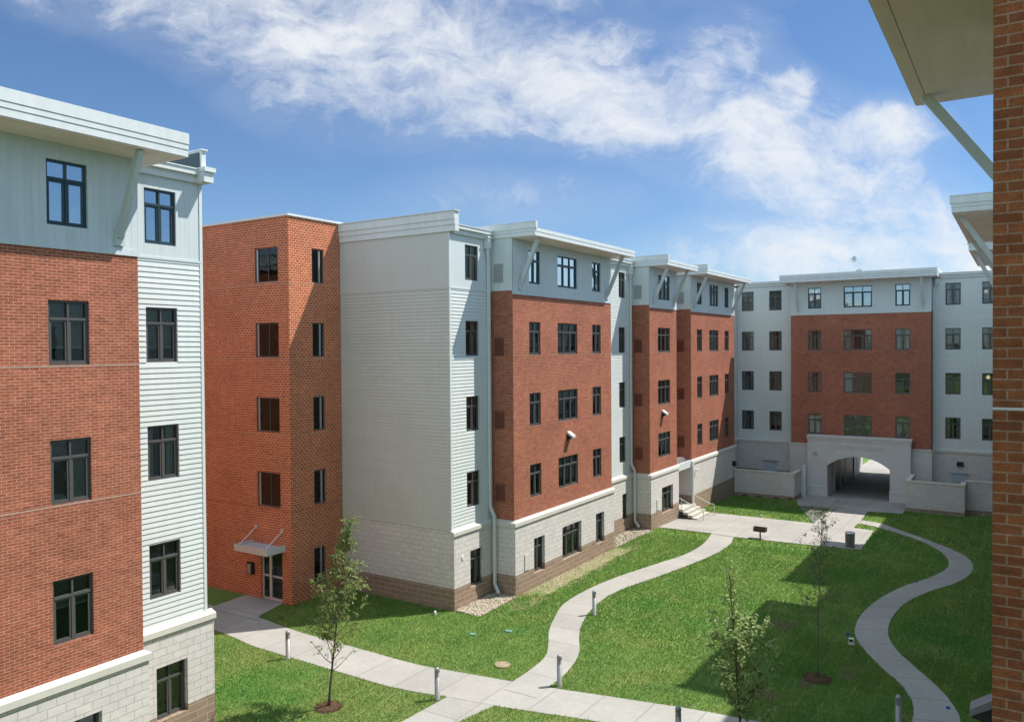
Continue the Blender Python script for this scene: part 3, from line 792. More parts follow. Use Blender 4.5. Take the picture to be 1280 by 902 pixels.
# passage: shop-front on the left wall, rear faces
sf = MB()
sf.box(AX0+.004, AX0+.05, 64.2, 64.4, -1, 1.7); sf.box(AX0+.004, AX0+.05, 66.4, 66.55, -1, 1.7); sf.box(AX0+.004, AX0+.05, 68.6, 68.75, -1, 1.7); sf.box(AX0+.004, AX0+.12, 72.2, 72.7, -1, 1.72)
sf.build('passage_frame', M['white'], GB)
sg_ = MB(); sg_.box(AX0+.004, AX0+.03, 64.4, 72.2, -.9, 1.65); sg_.build('passage_glazing', M['dark'], GB)
bk = MB(); wall(bk, 'Y', 1, FAR, -32, AX0, -2, 15.3); wall(bk, 'Y', 1, FAR, AX1, 14, -2, 15.3); wall(bk, 'Y', 1, FAR, AX0, AX1, CRN, 15.3); bk.build('rear_wall', M['siding'], GB)
slab(GB, -32, 14, FY - .02, FAR)
core(GB, [(-32, AX0 - .3, FY + .45, FAR - .2, -1.5, 15.2), (AX1 + .3, 13.8, FY + .45, FAR - .2, -1.5, 15.2), (AX0 - .3, AX1 + .3, FY + .45, FAR - .2, 2.9, 15.2), (-14.7, -13.6, FB + .42, FY + .5, 3.3, 15.2), (-13.6, -5.6, FB + .42, FY + .5, 3.3, 15.2)])
mb = MB(); mb.box(-17.1, -16.16, FY - .17, FY - .126, -.6, 1.47); dd = mb.build('service_door', M['door'], GB)
mb = MB(); mb.box(-4.2, -3.29, FY - .17, FY - .126, -.6, 1.53); dd = mb.build('service_door', M['door'], GB)
for x0 in (-17.1, -4.2):
    mb = MB(); mb.box(x0 - .1, x0 + 1.05, FY - .20, FY - .126, 1.54, 1.62); mb.build('door_lintel', M['galv'], GB)
mb = MB(); mb.box(-3.9, -3.5, FY - .32, FY - .126, 2.12, 2.40); mb.build('wall_light', M['dark'], GB)
for x, zt in ((-15.15, 15.1), (-5.12, 15.1)):
    mb = MB(); mb.box(x - .12, x + .12, FY - .24, FY - .03, 14.75, 15.18); mb.build('leader_head', M['metal'], GB)
    downspout(GB, [(x, FY - .1, 14.8), (x + (.28 if x < -10 else -.2), FY - .09, 14.4), (x + (.28 if x < -10 else -.2), FY - .09, 3.5), (x + (.28 if x < -10 else -.2), FY - .22, 3.1), (x + (.28 if x < -10 else -.2), FY - .22, -.5)], .1)
# ================================================================== right block
RB = thing('right_residence_block', 'residence block at the right edge, seen as a dark brick pier and deep white eaves', 'building', (5, 30, 0))
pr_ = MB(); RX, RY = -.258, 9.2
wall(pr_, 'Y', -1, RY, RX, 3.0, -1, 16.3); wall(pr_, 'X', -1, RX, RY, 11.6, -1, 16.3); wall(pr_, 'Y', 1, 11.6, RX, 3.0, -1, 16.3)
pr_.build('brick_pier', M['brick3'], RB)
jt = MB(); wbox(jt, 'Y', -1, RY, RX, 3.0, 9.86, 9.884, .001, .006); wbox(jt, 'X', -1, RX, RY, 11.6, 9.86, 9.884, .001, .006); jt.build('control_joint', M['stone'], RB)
mb = MB(); mb.box(RX - .05, 3.05, RY - .05, 11.65, 16.3, 16.4); mb.build('coping', M['metal'], RB)
wall_light(RB, 'X', -1, RX, 9.75, 6.70, .72, 'bronze')
RR = .02
def rbay(xf, y0, y1, over, ext, struts, soff=15.05):
    n = (y1 - y0)
    cs = [(y0 + n*.14, y0 + n*.14 + .95), (y0 + n*.5 - .95, y0 + n*.5 + .95), (y1 - n*.14 - .95, y1 - n*.14)] if n > 6 else [(y0 + n*.5 - .95, y0 + n*.5 + .95)]
    brick_bay(RB, -1, xf, RR, y0, y1, cs, ['two', 'three', 'two'] if n > 6 else ['three'], over, ext=ext, struts=struts, soff=soff)
rbay(-.20, 13.4, 16.5, 1.54, (3.9, .5), (16.35,))
rbay(-.70, 31.9, 40.7, 1.40, (.5, .5), (32.3, 40.3))
rbay(-1.1, 45.0, 53.0, 1.15, (.5, .5), (45.4, 52.6))
for a, b_, cs in ((16.5, 31.9, [(18.5, 19.42), (22.5, 23.42), (26.5, 27.42), (29.5, 30.42)]), (40.7, 45.0, [(42.3, 43.22)]), (53.0, 63.4, [(55.5, 56.42), (59.5, 60.42)])):
    siding_face(RB, 'X', -1, RR, a, b_, cs, ['two'] * len(cs), ends=(False, False), top_panel=False)
    gutter(RB, 'X', -1, RR, a + .05, b_ - .05)
sd = MB(); siding(sd, 'X', -1, 3.0, -12, 9.2, 3.2, 15.2); sd.build('siding_wall', M['siding'], RB)
sb = MB(); wall(sb, 'X', -1, 2.9, -12, 9.2, -1, 3.2); sb.build('block_wall', M['block'], RB)
rr = MB(); wall(rr, 'X', 1, 14, -12, 77, -1, 15.3); wall(rr, 'Y', -1, -12.0, 3, 14, -1, 15.3); rr.build('rear_wall', M['siding'], RB)
mb = MB(); mb.box(RR + .01, 14, 9.3, 63.4, 15.3, 15.46); mb.box(3, 14, -12, 9.3, 15.3, 15.46); mb.build('roof', M['roof'], RB)
core(RB, [(3.4, 13.8, -11.8, 63, -1, 15.2), (.46, 3.4, 12, 63, -1, 15.2), (RR, .5, 13.6, 16.4, -1, 15), (-.25, .5, 32.0, 40.6, -1, 15), (-.6, .5, 45.1, 52.9, -1, 15)])

# ================================================================== low screen walls by the gateway
def screen(name, label, runs):
    o = thing(name, label, 'wall', (runs[0][0], runs[0][2], gz(runs[0][2])))
    w = MB(); b = MB(); c = MB()
    for x0, x1, y0, y1, zt in runs:
        w.box(x0, x1, y0, y1, -.2, zt); b.box(x0 - .005, x1 + .005, y0 - .005, y1 + .005, -1.4, -.2)
        c.box(x0 - .04, x1 + .04, y0 - .04, y1 + .04, zt, zt + .09)
    w.build('block_wall', M['block_wall'], o); b.build('block_base', M['base'], o); c.build('coping', M['stone'], o)
    return o
s1 = screen('screen_wall', 'low pale block screen wall left of the arch, beside the brick bay', [(-18.02, -13.72, 58.5, 58.72, 1.38), (-13.94, -13.72, 58.77, 60.55, 1.38)])
wv = MB()
for x in (-17.3, -16.2, -15.0, -14.0): wv.box(x - .15, x + .15, 58.485, 58.494, -.44, -.36)
wv.build('weep_vent', M['dark'], s1)
s2 = screen('screen_wall', 'low stubby block screen wall right of the arch with a stepped return', [(-6.55, -3.15, 58.3, 58.52, 1.5), (-6.55, -6.33, 58.57, 61.4, 1.5), (-3.37, -3.15, 58.57, 59.5, 1.5), (-3.15, -.05, 59.55, 59.77, 1.6)])
wv = MB()
for x, c in ((-5.9, 0), (-4.6, 1), (-3.6, 1), (-2.2, 1)):
    y = 58.285 if x < -3.2 else 59.535
    wv.box(x - .18, x + .18, y, y + .009, -.5, -.42)
wv.build('weep_vent', M['galv'], s2)
gp = thing('gate_post', 'pale square steel gate post standing against the left side of the stone arch', 'gate post', (-13.5, 60.7, gz(60.7)))
mb = MB(); mb.box(-13.62, -13.42, 60.62, 60.82, -.9, 1.72); mb.box(-13.65, -13.39, 60.59, 60.85, 1.72, 1.78); mb.build('post', M['metal'], gp)
mb = MB(); mb.box(-13.78, -13.64, 60.66, 60.76, -.7, .95); mb.build('gate_leaf', M['metal'], gp)

# ================================================================== steps and rails
st = thing('entrance_steps', 'short flight of pale concrete steps rising to the recessed doorway', 'steps', (-17.4, 48.5, gz(48.5)))
mb = MB()
for k in range(4):
    x1 = -16.9 - .30 * k; mb.box(XR + .15, x1, 47.36, 49.7, -.7 if k == 0 else -.05 + .15*(k-1) - .13, -.05 + .15 * k)
mb.build('tread', M['step'], st)
def rail(label, y):
    o = thing('handrail', label, 'handrail', (-16.6, y, gz(y)), 'handrails of the entrance steps')
    mb = MB(); mb.tube([(-18.25, y, 1.06), (-18.05, y, 1.06), (-16.85, y, .52), (-16.57, y, .50), (-16.55, y, .42), (-16.55, y, -.35)], .024, 8); mb.build('rail', M['rail'], o)
    mb = MB(); mb.tube([(-17.95, y, 1.0), (-17.95, y, .3)], .02, 8); mb.build('post', M['rail'], o)
rail('pale tubular handrail on the near side of the steps, beside the middle brick bay', 47.5)
rail('pale tubular handrail on the far side of the steps, next to the shaded lawn', 49.55)

# ================================================================== ground
def drape(polys, dz, name, mat, kind=None, uvs=None):
    bm = bmesh.new(); ul = bm.loops.layers.uv.new('UVMap')
    for i, pl in enumerate(polys):
        f = bm.faces.new([bm.verts.new((x, y, 0)) for x, y in pl])
        for j, l in enumerate(f.loops): l[ul].uv = uvs[i][j] if uvs else pl[j]
    bmesh.ops.triangulate(bm, faces=[f for f in bm.faces if len(f.verts) > 4])
    for yy in (41, 64):
        bmesh.ops.bisect_plane(bm, geom=bm.verts[:] + bm.edges[:] + bm.faces[:], plane_co=(0, yy, 0), plane_no=(0, 1, 0))
    for v in bm.verts: v.co.z = gz(v.co.y) + dz
    for f in bm.faces:
        if f.normal.z < 0: f.normal_flip()
    me = bpy.data.meshes.new(name); bm.to_mesh(me); bm.free(); me.materials.append(mat)
    o = bpy.data.objects.new(name, me); COL.objects.link(o); attach(o, None)
    if kind: o['kind'] = kind
    return o
gx = [-900, -60, -32, -16, 0, 20, 60, 900]; gy = [-900, -60, 0, 20, 41, 64, 90, 140, 900]
drape([[(gx[i], gy[j]), (gx[i+1], gy[j]), (gx[i+1], gy[j+1]), (gx[i], gy[j+1])] for i in range(len(gx)-1) for j in range(len(gy)-1)], 0, 'ground', M['ground'], 'structure')

def smooth(pts, n):
    # Catmull-Rom then resample to n points by arc length
    P_ = [np.array(p, float) for p in pts]; P_ = [2*P_[0]-P_[1]] + P_ + [2*P_[-1]-P_[-2]]
    out = []
    for i in range(1, len(P_) - 2):
        a, b, c, d = P_[i-1:i+3]
        for t in np.linspace(0, 1, 12, endpoint=False):
            out.append(.5*((2*b) + (-a+c)*t + (2*a-5*b+4*c-d)*t*t + (-a+3*b-3*c+d)*t**3))
    out.append(P_[-2]); out = np.array(out)
    s = np.r_[0, np.cumsum(np.linalg.norm(np.diff(out, axis=0), axis=1))]
    q = np.linspace(0, s[-1], n)
    return np.c_[np.interp(q, s, out[:, 0]), np.interp(q, s, out[:, 1])]
STRIPS = []
def strip(name, left, right, n, dz):
    a, b = smooth(left, n), smooth(right, n)
    mid = (a + b) / 2; s = np.r_[0, np.cumsum(np.linalg.norm(np.diff(mid, axis=0), axis=1))]
    w = np.linalg.norm(a - b, axis=1)
    polys = []; uvs = []
    for i in range(n - 1):
        polys.append([tuple(a[i]), tuple(b[i]), tuple(b[i+1]), tuple(a[i+1])])
        uvs.append([(.03, s[i]), (1.47, s[i]), (1.47, s[i+1]), (.03, s[i+1])])
    STRIPS.append(np.r_[a, b[::-1]])
    return drape(polys, dz, name, M['walk'], 'structure', uvs)
P1u = [(-36, 20.95), (-29, 20.9), (-25.3, 20.87), (-24.1, 20.75), (-22.6, 20.6), (-19.9, 20.55), (-17.05, 20.52), (-15.7, 20.7), (-13.5, 21.05), (-12.4, 21.25), (-10.49, 21.66), (-9.1, 21.95), (-7.8, 22.2), (-6.2, 22.4), (-4, 22.9), (-.6, 23.5)]
P1l = [(-36, 19.05), (-29, 19.05), (-25.56, 19.05), (-24.1, 18.92), (-23, 18.75), (-20.4, 18.72), (-17.9, 18.70), (-16.8, 18.70), (-15.57, 18.85), (-14.5, 19.1), (-13.08, 19.33), (-11.7, 19.64), (-10.4, 19.95), (-7.5, 20.42), (-4, 21.0), (-.6, 21.5)]
strip('sidewalk', P1u, P1l, 90, .012)
P2l = [(-13.50, 20.4), (-13.54, 21.05), (-13.55, 22.2), (-13.7, 23.35), (-14.19, 24.4), (-14.8, 25.5), (-15.31, 26.79), (-15.87, 28.59), (-15.93, 30.88), (-15.62, 33.36), (-14.95, 36.3), (-14.42, 38.6), (-14.36, 41.0), (-14.74, 43.4), (-15.0, 44.6)]
P2r = [(-12.30, 20.4), (-12.36, 21.2), (-12.4, 22.32), (-12.64, 23.55), (-12.99, 24.5), (-13.61, 25.63), (-14.17, 27.0), (-14.68, 29.1), (-14.70, 31.4), (-14.1, 34.1), (-13.5, 37.1), (-13.12, 39.8), (-13.15, 42.0), (-13.48, 43.6), (-13.4, 44.6)]
strip('winding_path', P2l, P2r, 110, .017)
P5r = [(-9.2, 53.2), (-8.49, 53.18), (-7.32, 52.80), (-5.92, 51.05), (-4.36, 49.09), (-2.94, 46.99), (-2.26, 45.37), (-2.0, 43.63), (-2.08, 41.82), (-2.5, 40.02), (-3.31, 38.2), (-3.98, 36.08), (-4.25, 33.79), (-4.15, 31.8), (-3.7, 30.24), (-2.94, 28.83), (-2.23, 27.58), (-1.71, 26.38), (-1.45, 25.2), (-1.4, 22.9)]
P5l = [(-9.2, 51.9), (-8.54, 51.9), (-7.8, 51.75), (-6.49, 50.6), (-4.57, 48.34), (-3.47, 46.0), (-3.05, 43.95), (-3.08, 42.3), (-3.58, 40.33), (-4.35, 38.44), (-4.99, 36.08), (-5.31, 33.53), (-5.23, 31.49), (-4.86, 30.15), (-4.01, 28.43), (-3.32, 27.37), (-2.92, 26.48), (-2.63, 25.3), (-2.62, 22.7)]
strip('curving_path', P5r, P5l, 120, .022)
def poly(name, pts, dz, mat='walk', kind='structure'):
    STRIPS.append(np.array(pts, float))
    return drape([pts], dz, name, M[mat], kind)
poly('branch_walk', [(-14.62, 19.3), (-13.05, 19.55), (-13.35, 18.1), (-14.2, 5), (-15.6, 5), (-14.75, 17.2)], .007)
poly('tower_landing', [(-28.1, 22.7), (-27.95, 20.6), (-24.9, 20.6), (-25.4, 21.0), (-25.75, 22.45), (-25.8, 22.7)], .027)
poly('plaza', [(-18.06, 43.9), (-17.42, 44.0), (-14.92, 44.02), (-13.54, 43.8), (-10.86, 44.0), (-8.6, 44.2), (-7.08, 44.42), (-7.3, 50.2), (-8.42, 50.35), (-8.45, 53.1), (-8.6, 56.6), (-6.6, 57.0), (-6.6, 61.7), (-13.45, 61.7), (-13.65, 58.8), (-13.0, 56.45), (-10.98, 56.5), (-10.66, 50.42), (-17.3, 50.33), (-18.06, 50.3)], .032)
drape([[(AX0 + .002, 61.7), (AX1 - .002, 61.7), (AX1 - .002, 77), (AX0 + .002, 77)]], .030, 'passage_floor', M['walk'], 'structure')
drape([[(-12.6, 77), (30, 77), (30, 125), (-12.6, 125)]], .03, 'parking_lot', M['walk'], 'structure')

# gravel beds (pebbles nobody could count)
def point_in(poly, x, y):
    c = np.zeros(x.shape, bool); n = len(poly); j = n - 1
    for i in range(n):
        xi, yi = poly[i]; xj, yj = poly[j]
        if yi != yj:
            c ^= ((yi > y) != (yj > y)) & (x < (xj - xi) * (y - yi) / (yj - yi) + xi)
        j = i
    return c
GRAV = [[(-19.16, 25.55), (-17.9, 25.45), (-18.0, 28.32), (-19.16, 28.34)], [(-19.16, 38.0), (-18.0, 38.0), (-17.9, 42.6), (-18.05, 42.95), (-19.16, 42.95)]]
ico = [(0,0,1),(.894,0,.447),(.276,.851,.447),(-.724,.526,.447),(-.724,-.526,.447),(.276,-.851,.447),(.724,.526,-.447),(-.276,.851,-.447),(-.894,0,-.447),(-.276,-.851,-.447),(.724,-.526,-.447),(0,0,-1)]
icf = [(0,1,2),(0,2,3),(0,3,4),(0,4,5),(0,5,1),(1,6,2),(2,7,3),(3,8,4),(4,9,5),(5,10,1),(1,10,6),(2,6,7),(3,7,8),(4,8,9),(5,9,10),(6,11,7),(7,11,8),(8,11,9),(9,11,10),(10,11,6)]
def gravel(pl, label, n):
    mb = MB(); mb.face([(x, y, gz(y) + .012) for x, y in pl], (0, 0, 1))
    a = np.array(pl); k = 0
    while k < n:
        x = random.uniform(a[:,0].min(), a[:,0].max()); y = random.uniform(a[:,1].min(), a[:,1].max())
        if not point_in(a, np.array([x]), np.array([y]))[0]: continue
        k += 1; r_ = random.uniform(.022, .055); sx, sy, sz = r_*random.uniform(.8,1.4), r_*random.uniform(.8,1.2), r_*random.uniform(.5,.8)
        th = random.uniform(0, 6.28); b = len(mb.v)
        for v in ico:
            px, py = v[0]*sx, v[1]*sy
            mb.v.append((x + px*math.cos(th) - py*math.sin(th), y + px*math.sin(th) + py*math.cos(th), gz(y) + .015 + sz*.4 + v[2]*sz))
        mb.f += [(b+i, b+j, b+l) for i, j, l in icf]
    o = mb.build('gravel_bed', M['gravel'], None, True); tag(o, label, 'gravel', kind='stuff')
gravel(GRAV[0], 'bed of tan pebbles at the foot of the white end block', 1500)
gravel(GRAV[1], 'bed of tan pebbles between the first and second brick bays', 1500)

# ================================================================== small things on the lawn
def lid(name, label, cat, x, y, rx, ry, m, h=.035):
    mb = MB(); mb.lathe((0, 0, 0), [(1, -.02), (1, h * .7), (.93, h), (.90, h), (.89, h - .006), (.01, h - .004)], 24)
    mb.v = [(x + a * rx, y + b_ * ry, gz(y) + c) for a, b_, c in mb.v]
    return tag(mb.build(name, m, None), label, cat)
lid('manhole_cover', 'round tan manhole cover set in the grass near the forked path', 'cover', -14.54, 21.96, .27, .27, M['tan'], .05)
lid('valve_cover', 'small green valve cover in the grass, the one nearer the white end block', 'cover', -17.02, 23.75, .13, .10, M['green'], .05)
lid('valve_cover', 'small green valve cover in the grass, the one nearer the winding path', 'cover', -16.07, 24.71, .16, .11, M['green'], .05)
def bollard(label, x, y):
    o = thing('bollard_light', label, 'bollard', (x, y, gz(y)), 'bollard lights along the paths')
    z = gz(y); r_ = .078
    mb = MB(); mb.lathe((x, y, z), [(r_ + .01, -.1), (r_ + .01, .02), (r_, .025), (r_, .70)], 20); mb.build('post', M['steel'], o, True)
    mb = MB()
    for k in range(5): mb.lathe((x, y, z), [(r_ - .012, .702 + .026*k), (r_ + .002, .704 + .026*k), (r_ + .002, .714 + .026*k), (r_ - .02, .726 + .026*k)], 20)
    mb.build('louvre_ring', M['galv'], o)
    mb = MB(); mb.lathe((x, y, z), [(r_ - .006, .832), (r_ + .003, .838), (r_ + .003, .885), (r_ * .93, .925), (r_ * .72, .955), (r_ * .4, .975), (.004, .982)], 20); mb.build('lamp_cap', M['steel'], o, True)
bollard('steel bollard light on the lawn edge right beside the corner of the nearest block', -21.06, 18.6)
bollard('steel bollard light in the grass tip where two walks meet left of the fork', -14.78, 18.78)
bollard('steel bollard light at the foot of the winding path by the wide walk', -12.14, 21.55)
bollard('steel bollard light halfway along the winding path, right of the first brick bay', -14.2, 28.03)
bollard('steel bollard light cut by the bottom of the picture, left of the leafy sapling', -7.72, 20.12)
bollard('steel bollard light in deep shade beside the curving path', -2.86, 23.9)
g_ = thing('barbecue_grill', 'rusty steel pedestal barbecue grill standing at the edge of the plaza', 'grill', (-12.2, 44.4, gz(44.4)))
gx_, gy_, z = -12.2, 44.25, gz(44.25)
mb = MB(); mb.tube([(gx_, gy_, z - .1), (gx_, gy_, z + .42)], .04, 10); mb.build('post', M['dark'], g_)
mb = MB()
for b_ in ((gx_-.33, gx_+.33, gy_-.2, gy_+.2, z+.42, z+.45), (gx_-.33, gx_-.31, gy_-.2, gy_+.2, z+.45, z+.66), (gx_+.31, gx_+.33, gy_-.2, gy_+.2, z+.45, z+.66), (gx_-.31, gx_+.31, gy_+.18, gy_+.2, z+.45, z+.64), (gx_-.31, gx_+.31, gy_-.2, gy_-.18, z+.45, z+.58)): mb.box(*b_)
mb.build('fire_box', M['rust'], g_)
mb = MB()
for k in range(12): x = gx_ - .28 + .05*k; mb.box(x - .006, x + .006, gy_ - .19, gy_ + .17, z + .585, z + .6)
for s_ in (-1, 1): mb.tube([(gx_ + s_*.2, gy_ - .19, z + .6), (gx_ + s_*.2, gy_ - .32, z + .62)], .012, 6)
mb.build('grate', M['dark'], g_)
bn = thing('litter_bin', 'round slatted metal litter bin standing in the shaded corner of the plaza', 'bin', (-7.68, 44.9, gz(44.9)))
bx_, by_, z = -7.68, 44.85, gz(44.85) + .033
mb = MB()
for k in range(26):
    t_ = 2*math.pi*k/26; c_, s_ = math.cos(t_), math.sin(t_)
    mb.beam((bx_ + .225*c_, by_ + .225*s_, z + .04), (bx_ + .235*c_, by_ + .235*s_, z + .72), .040, .012)
mb.build('slat', M['bluebin'], bn).__setitem__('kind', 'stuff')
mb = MB(); mb.lathe((bx_, by_, z), [(.19, .02), (.205, .70), (.195, .70), (.18, .05), (.01, .05)], 24); mb.build('liner', M['dark'], bn, True)
mb = MB(); mb.lathe((bx_, by_, z), [(.205, .70), (.25, .71), (.25, .76), (.17, .79), (.14, .77), (.14, .71), (.2, .70)], 24); mb.build('rim', M['alu'], bn, True)
mb = MB(); mb.lathe((bx_, by_, z), [(.245, 0), (.245, .04), (.22, .045)], 24); mb.build('foot_ring', M['dark'], bn, True)
ff = thing('ground_floodlight', 'small white floodlight set in the shaded lawn beside the curving path', 'floodlight', (-5.09, 29.94, 0))
mb = MB(); mb.box(-5.17, -5.01, 29.88, 30.0, .10, .22); mb.build('lamp_head', M['white'], ff)
mb = MB(); mb.box(-5.15, -5.03, 29.872, 29.879, .12, .20); mb.build('lens', M['dark'], ff)
mb = MB(); mb.lathe((-5.09, 29.95, 0), [(.12, -.02), (.12, .03), (.03, .04), (.03, .11)], 14); mb.build('base', M['white'], ff)
mb = MB(); mb.lathe((-19.57, 24.77, 0), [(.06, -.05), (.055, .12), (.03, .16), (.004, .17)], 12); tag(mb.build('cleanout_cap', M['white'], None), 'white plastic pipe cap in the grass by the white end block', 'pipe cap')
mb = MB(); mb.lathe((-13.9, 50.7, gz(50.7)), [(.06, -.05), (.055, .12), (.03, .16), (.004, .17)], 12); tag(mb.build('cleanout_cap', M['white'], None), 'white plastic pipe cap at the edge of the shaded grass beyond the plaza', 'pipe cap')
for (x, y), lb in zip(((-5.35, 30.5), (-4.0, 38.9), (-1.85, 25.75)), ('small blue marker flag at the left bend of the curving path', 'small blue marker flag on the far reach of the curving path', 'small blue marker flag where the curving path nears the brick pier')):
    o = thing('marker_flag', lb, 'flag', (x, y, 0), 'blue marker flags by the curving path')
    mb = MB(); mb.tube([(x, y, -.03), (x, y, .2)], .004, 5); mb.build('stake', M['galv'], o)
    mb = MB(); mb.box(x + .004, x + .11, y - .002, y + .002, .12, .2); mb.build('cloth', M['blue'], o)
SOD = [[(-8.2, 30.3), (-7.25, 30.2), (-7.2, 31.15), (-8.0, 31.2)], [(-5.0, 26.75), (-4.45, 26.7), (-4.4, 27.75), (-4.95, 27.8)], [(-5.95, 25.35), (-5.45, 25.3), (-5.4, 26.2), (-5.9, 26.25)], [(-7.1, 24.0), (-6.2, 23.9), (-6.2, 24.5), (-7.0, 24.6)]]
for pl, lb in zip(SOD, ('square of dry brown sod in the shaded lawn, farthest from the sapling ring', 'square of dry sod right of the sapling ring', 'square of dry sod just in front of the sapling ring', 'faint square of dry sod nearest the wide walk')):
    o = drape([pl], .006, 'dry_sod', M['drysod']); tag(o, lb, 'dry sod', kind='stuff')
# roof camera mast on the gate block
an = thing('roof_camera_mast', 'small dome camera on a bent mast on the far roof, against the sky', 'camera', (-10.62, 66, 15.46))
mb = MB(); mb.box(-10.85, -10.42, 65.8, 66.2, 15.46, 16.30); mb.build('mast_base', M['louvre'], an)
mb = MB(); mb.tube([(-10.60, 66, 16.3), (-10.66, 66, 17.0), (-10.74, 66, 17.32), (-10.90, 66, 17.42), (-11.0, 66, 17.34)], .045, 8); mb.build('mast', M['metal'], an, True)
mb = MB(); mb.lathe((-11.0, 66, 16.92), [(.02, 0), (.13, .06), (.17, .16), (.16, .28), (.1, .38), (.04, .44)], 14); mb.build('dome_camera', M['galv'], an, True)

# ================================================================== trees
def tree(name, label, x, y, H, cb, width, leafm, barkm, n_br, leaves, leaf, seed, r0=.035, lean=(0, 0), low=0, high=2.0, spread=(.6, 1.05)):
    rd = random.Random(seed); z0 = gz(y)
    root = thing(name, label, 'tree', (x, y, z0))
    tk = MB(); n = 12; path = []
    for i in range(n + 1):
        t = i / n; path.append(Vector((x + lean[0]*t + .05*math.sin(3.1*t + seed), y + lean[1]*t + .05*math.cos(2.3*t + seed) - .05*math.cos(seed), z0 - .08 + (H*.97 + .08)*t)))
    tk.tube(path, [r0*(1 - .86*i/n) + (.02 if i == 0 else 0) for i in range(n + 1)], 8)
    def on(t):
        f = max(0, min(n - 1e-6, t*n)); i = int(f); return path[i].lerp(path[i+1], f - i)
    lv = []; lf = []
    def add_leaf(p, sz):
        az = rd.uniform(0, 6.283); dr = rd.uniform(-.9, .25)
        d = Vector((math.cos(az)*math.cos(dr), math.sin(az)*math.cos(dr), math.sin(dr)))
        s_ = d.cross(Vector((rd.uniform(-.5,.5), rd.uniform(-.5,.5), 1))).normalized()
        up = s_.cross(d); L = sz*rd.uniform(.7, 1.25); W = L*rd.uniform(.22, .32)
        b = len(lv)
        lv.extend([tuple(p), tuple(p + d*L*.45 + s_*W + up*W*.3), tuple(p + d*L - up*L*.12), tuple(p + d*L*.45 - s_*W + up*W*.3)])
        lf.append((b, b+1, b+2)); lf.append((b, b+2, b+3))
    br_pts = []
    for k in range(n_br):
        t = k / max(1, n_br - 1); zt = cb/H + (0.95 - cb/H)*t**.9
        az = k*2.399 + rd.uniform(-.5, .5)
        prof = width(zt)
        L = prof*rd.uniform(.75, 1.2)*1.25; el = rd.uniform(*spread) if zt < .75 else rd.uniform(.9, 1.3)
        p = on(zt); d = Vector((math.cos(az)*math.cos(el), math.sin(az)*math.cos(el), math.sin(el)))
        pts = [p.copy()]
        for s_ in range(5):
            d = (d + Vector((rd.uniform(-.18,.18), rd.uniform(-.18,.18), rd.uniform(-.02,.16)))).normalized()
            p = p + d*L/5
            if p.z > z0 + H: p.z = z0 + H - rd.uniform(0, .2)
            pts.append(p.copy())
        rb = r0*.34*(1 - zt*.6)
        tk.tube(pts, [rb*(1 - .8*i/5) + .002 for i in range(6)], 5, False)
        sparse = zt < low or zt > high
        m = max(2, int((2.0 + L*5)*(0.6 if sparse else 1)))
        for q_ in range(m):
            f = rd.uniform(.25, 1.0); i = min(4, int(f*5)); bp = pts[i].lerp(pts[i+1], f*5 - i)
            a2 = rd.uniform(0, 6.283); e2 = rd.uniform(-.3, .9); tl_ = rd.uniform(.12, .34)
            td = Vector((math.cos(a2)*math.cos(e2), math.sin(a2)*math.cos(e2), math.sin(e2)))
            ep_ = bp + td*tl_
            tk.tube([bp, ep_], [.0045, .0022], 3, False)
            for _ in range(int(leaves*(.25 if sparse else 1)*rd.uniform(.5, 1.4)) + 1):
                add_leaf(bp.lerp(ep_, rd.uniform(.25, 1.05)) + Vector((rd.gauss(0,.035), rd.gauss(0,.035), rd.gauss(0,.03))), leaf)
    tk.build('trunk', barkm, root, True)
    c = MB(); c.v = lv; c.f = lf; c.build('crown', leafm, root)
    return root
tree('young_tree', 'young tree with full pale green crown on the near left lawn', -17.18, 16.66, 5.95, 1.2, lambda t: .98 if t < .5 else max(.22, .98*(1 - ((t-.5)/.5)**.9)), M['leaf_a'], M['bark'], 56, 9, .105, 3, .038, (.75, .2), .27, spread=(.35, .95))
tree('young_tree', 'thin sparse sapling in a ring of mulch on the shaded lawn', -5.48, 26.26, 5.5, 1.7, lambda t: .95*max(.4, 1 - t*.5), M['leaf_c'], M['bark'], 40, 3.4, .085, 9, .02, (.2, .1), 0)
tree('young_tree', 'bushy light green sapling with tall bare top shoots at the bottom edge', -6.35, 21.0, 4.7, .35, lambda t: 1.15 if t < .45 else (.80 if t < .62 else .45), M['leaf_b'], M['bark_b'], 44, 8, .15, 14, .034, (-.15, -.1), 0, .66, (.4, 1.0))
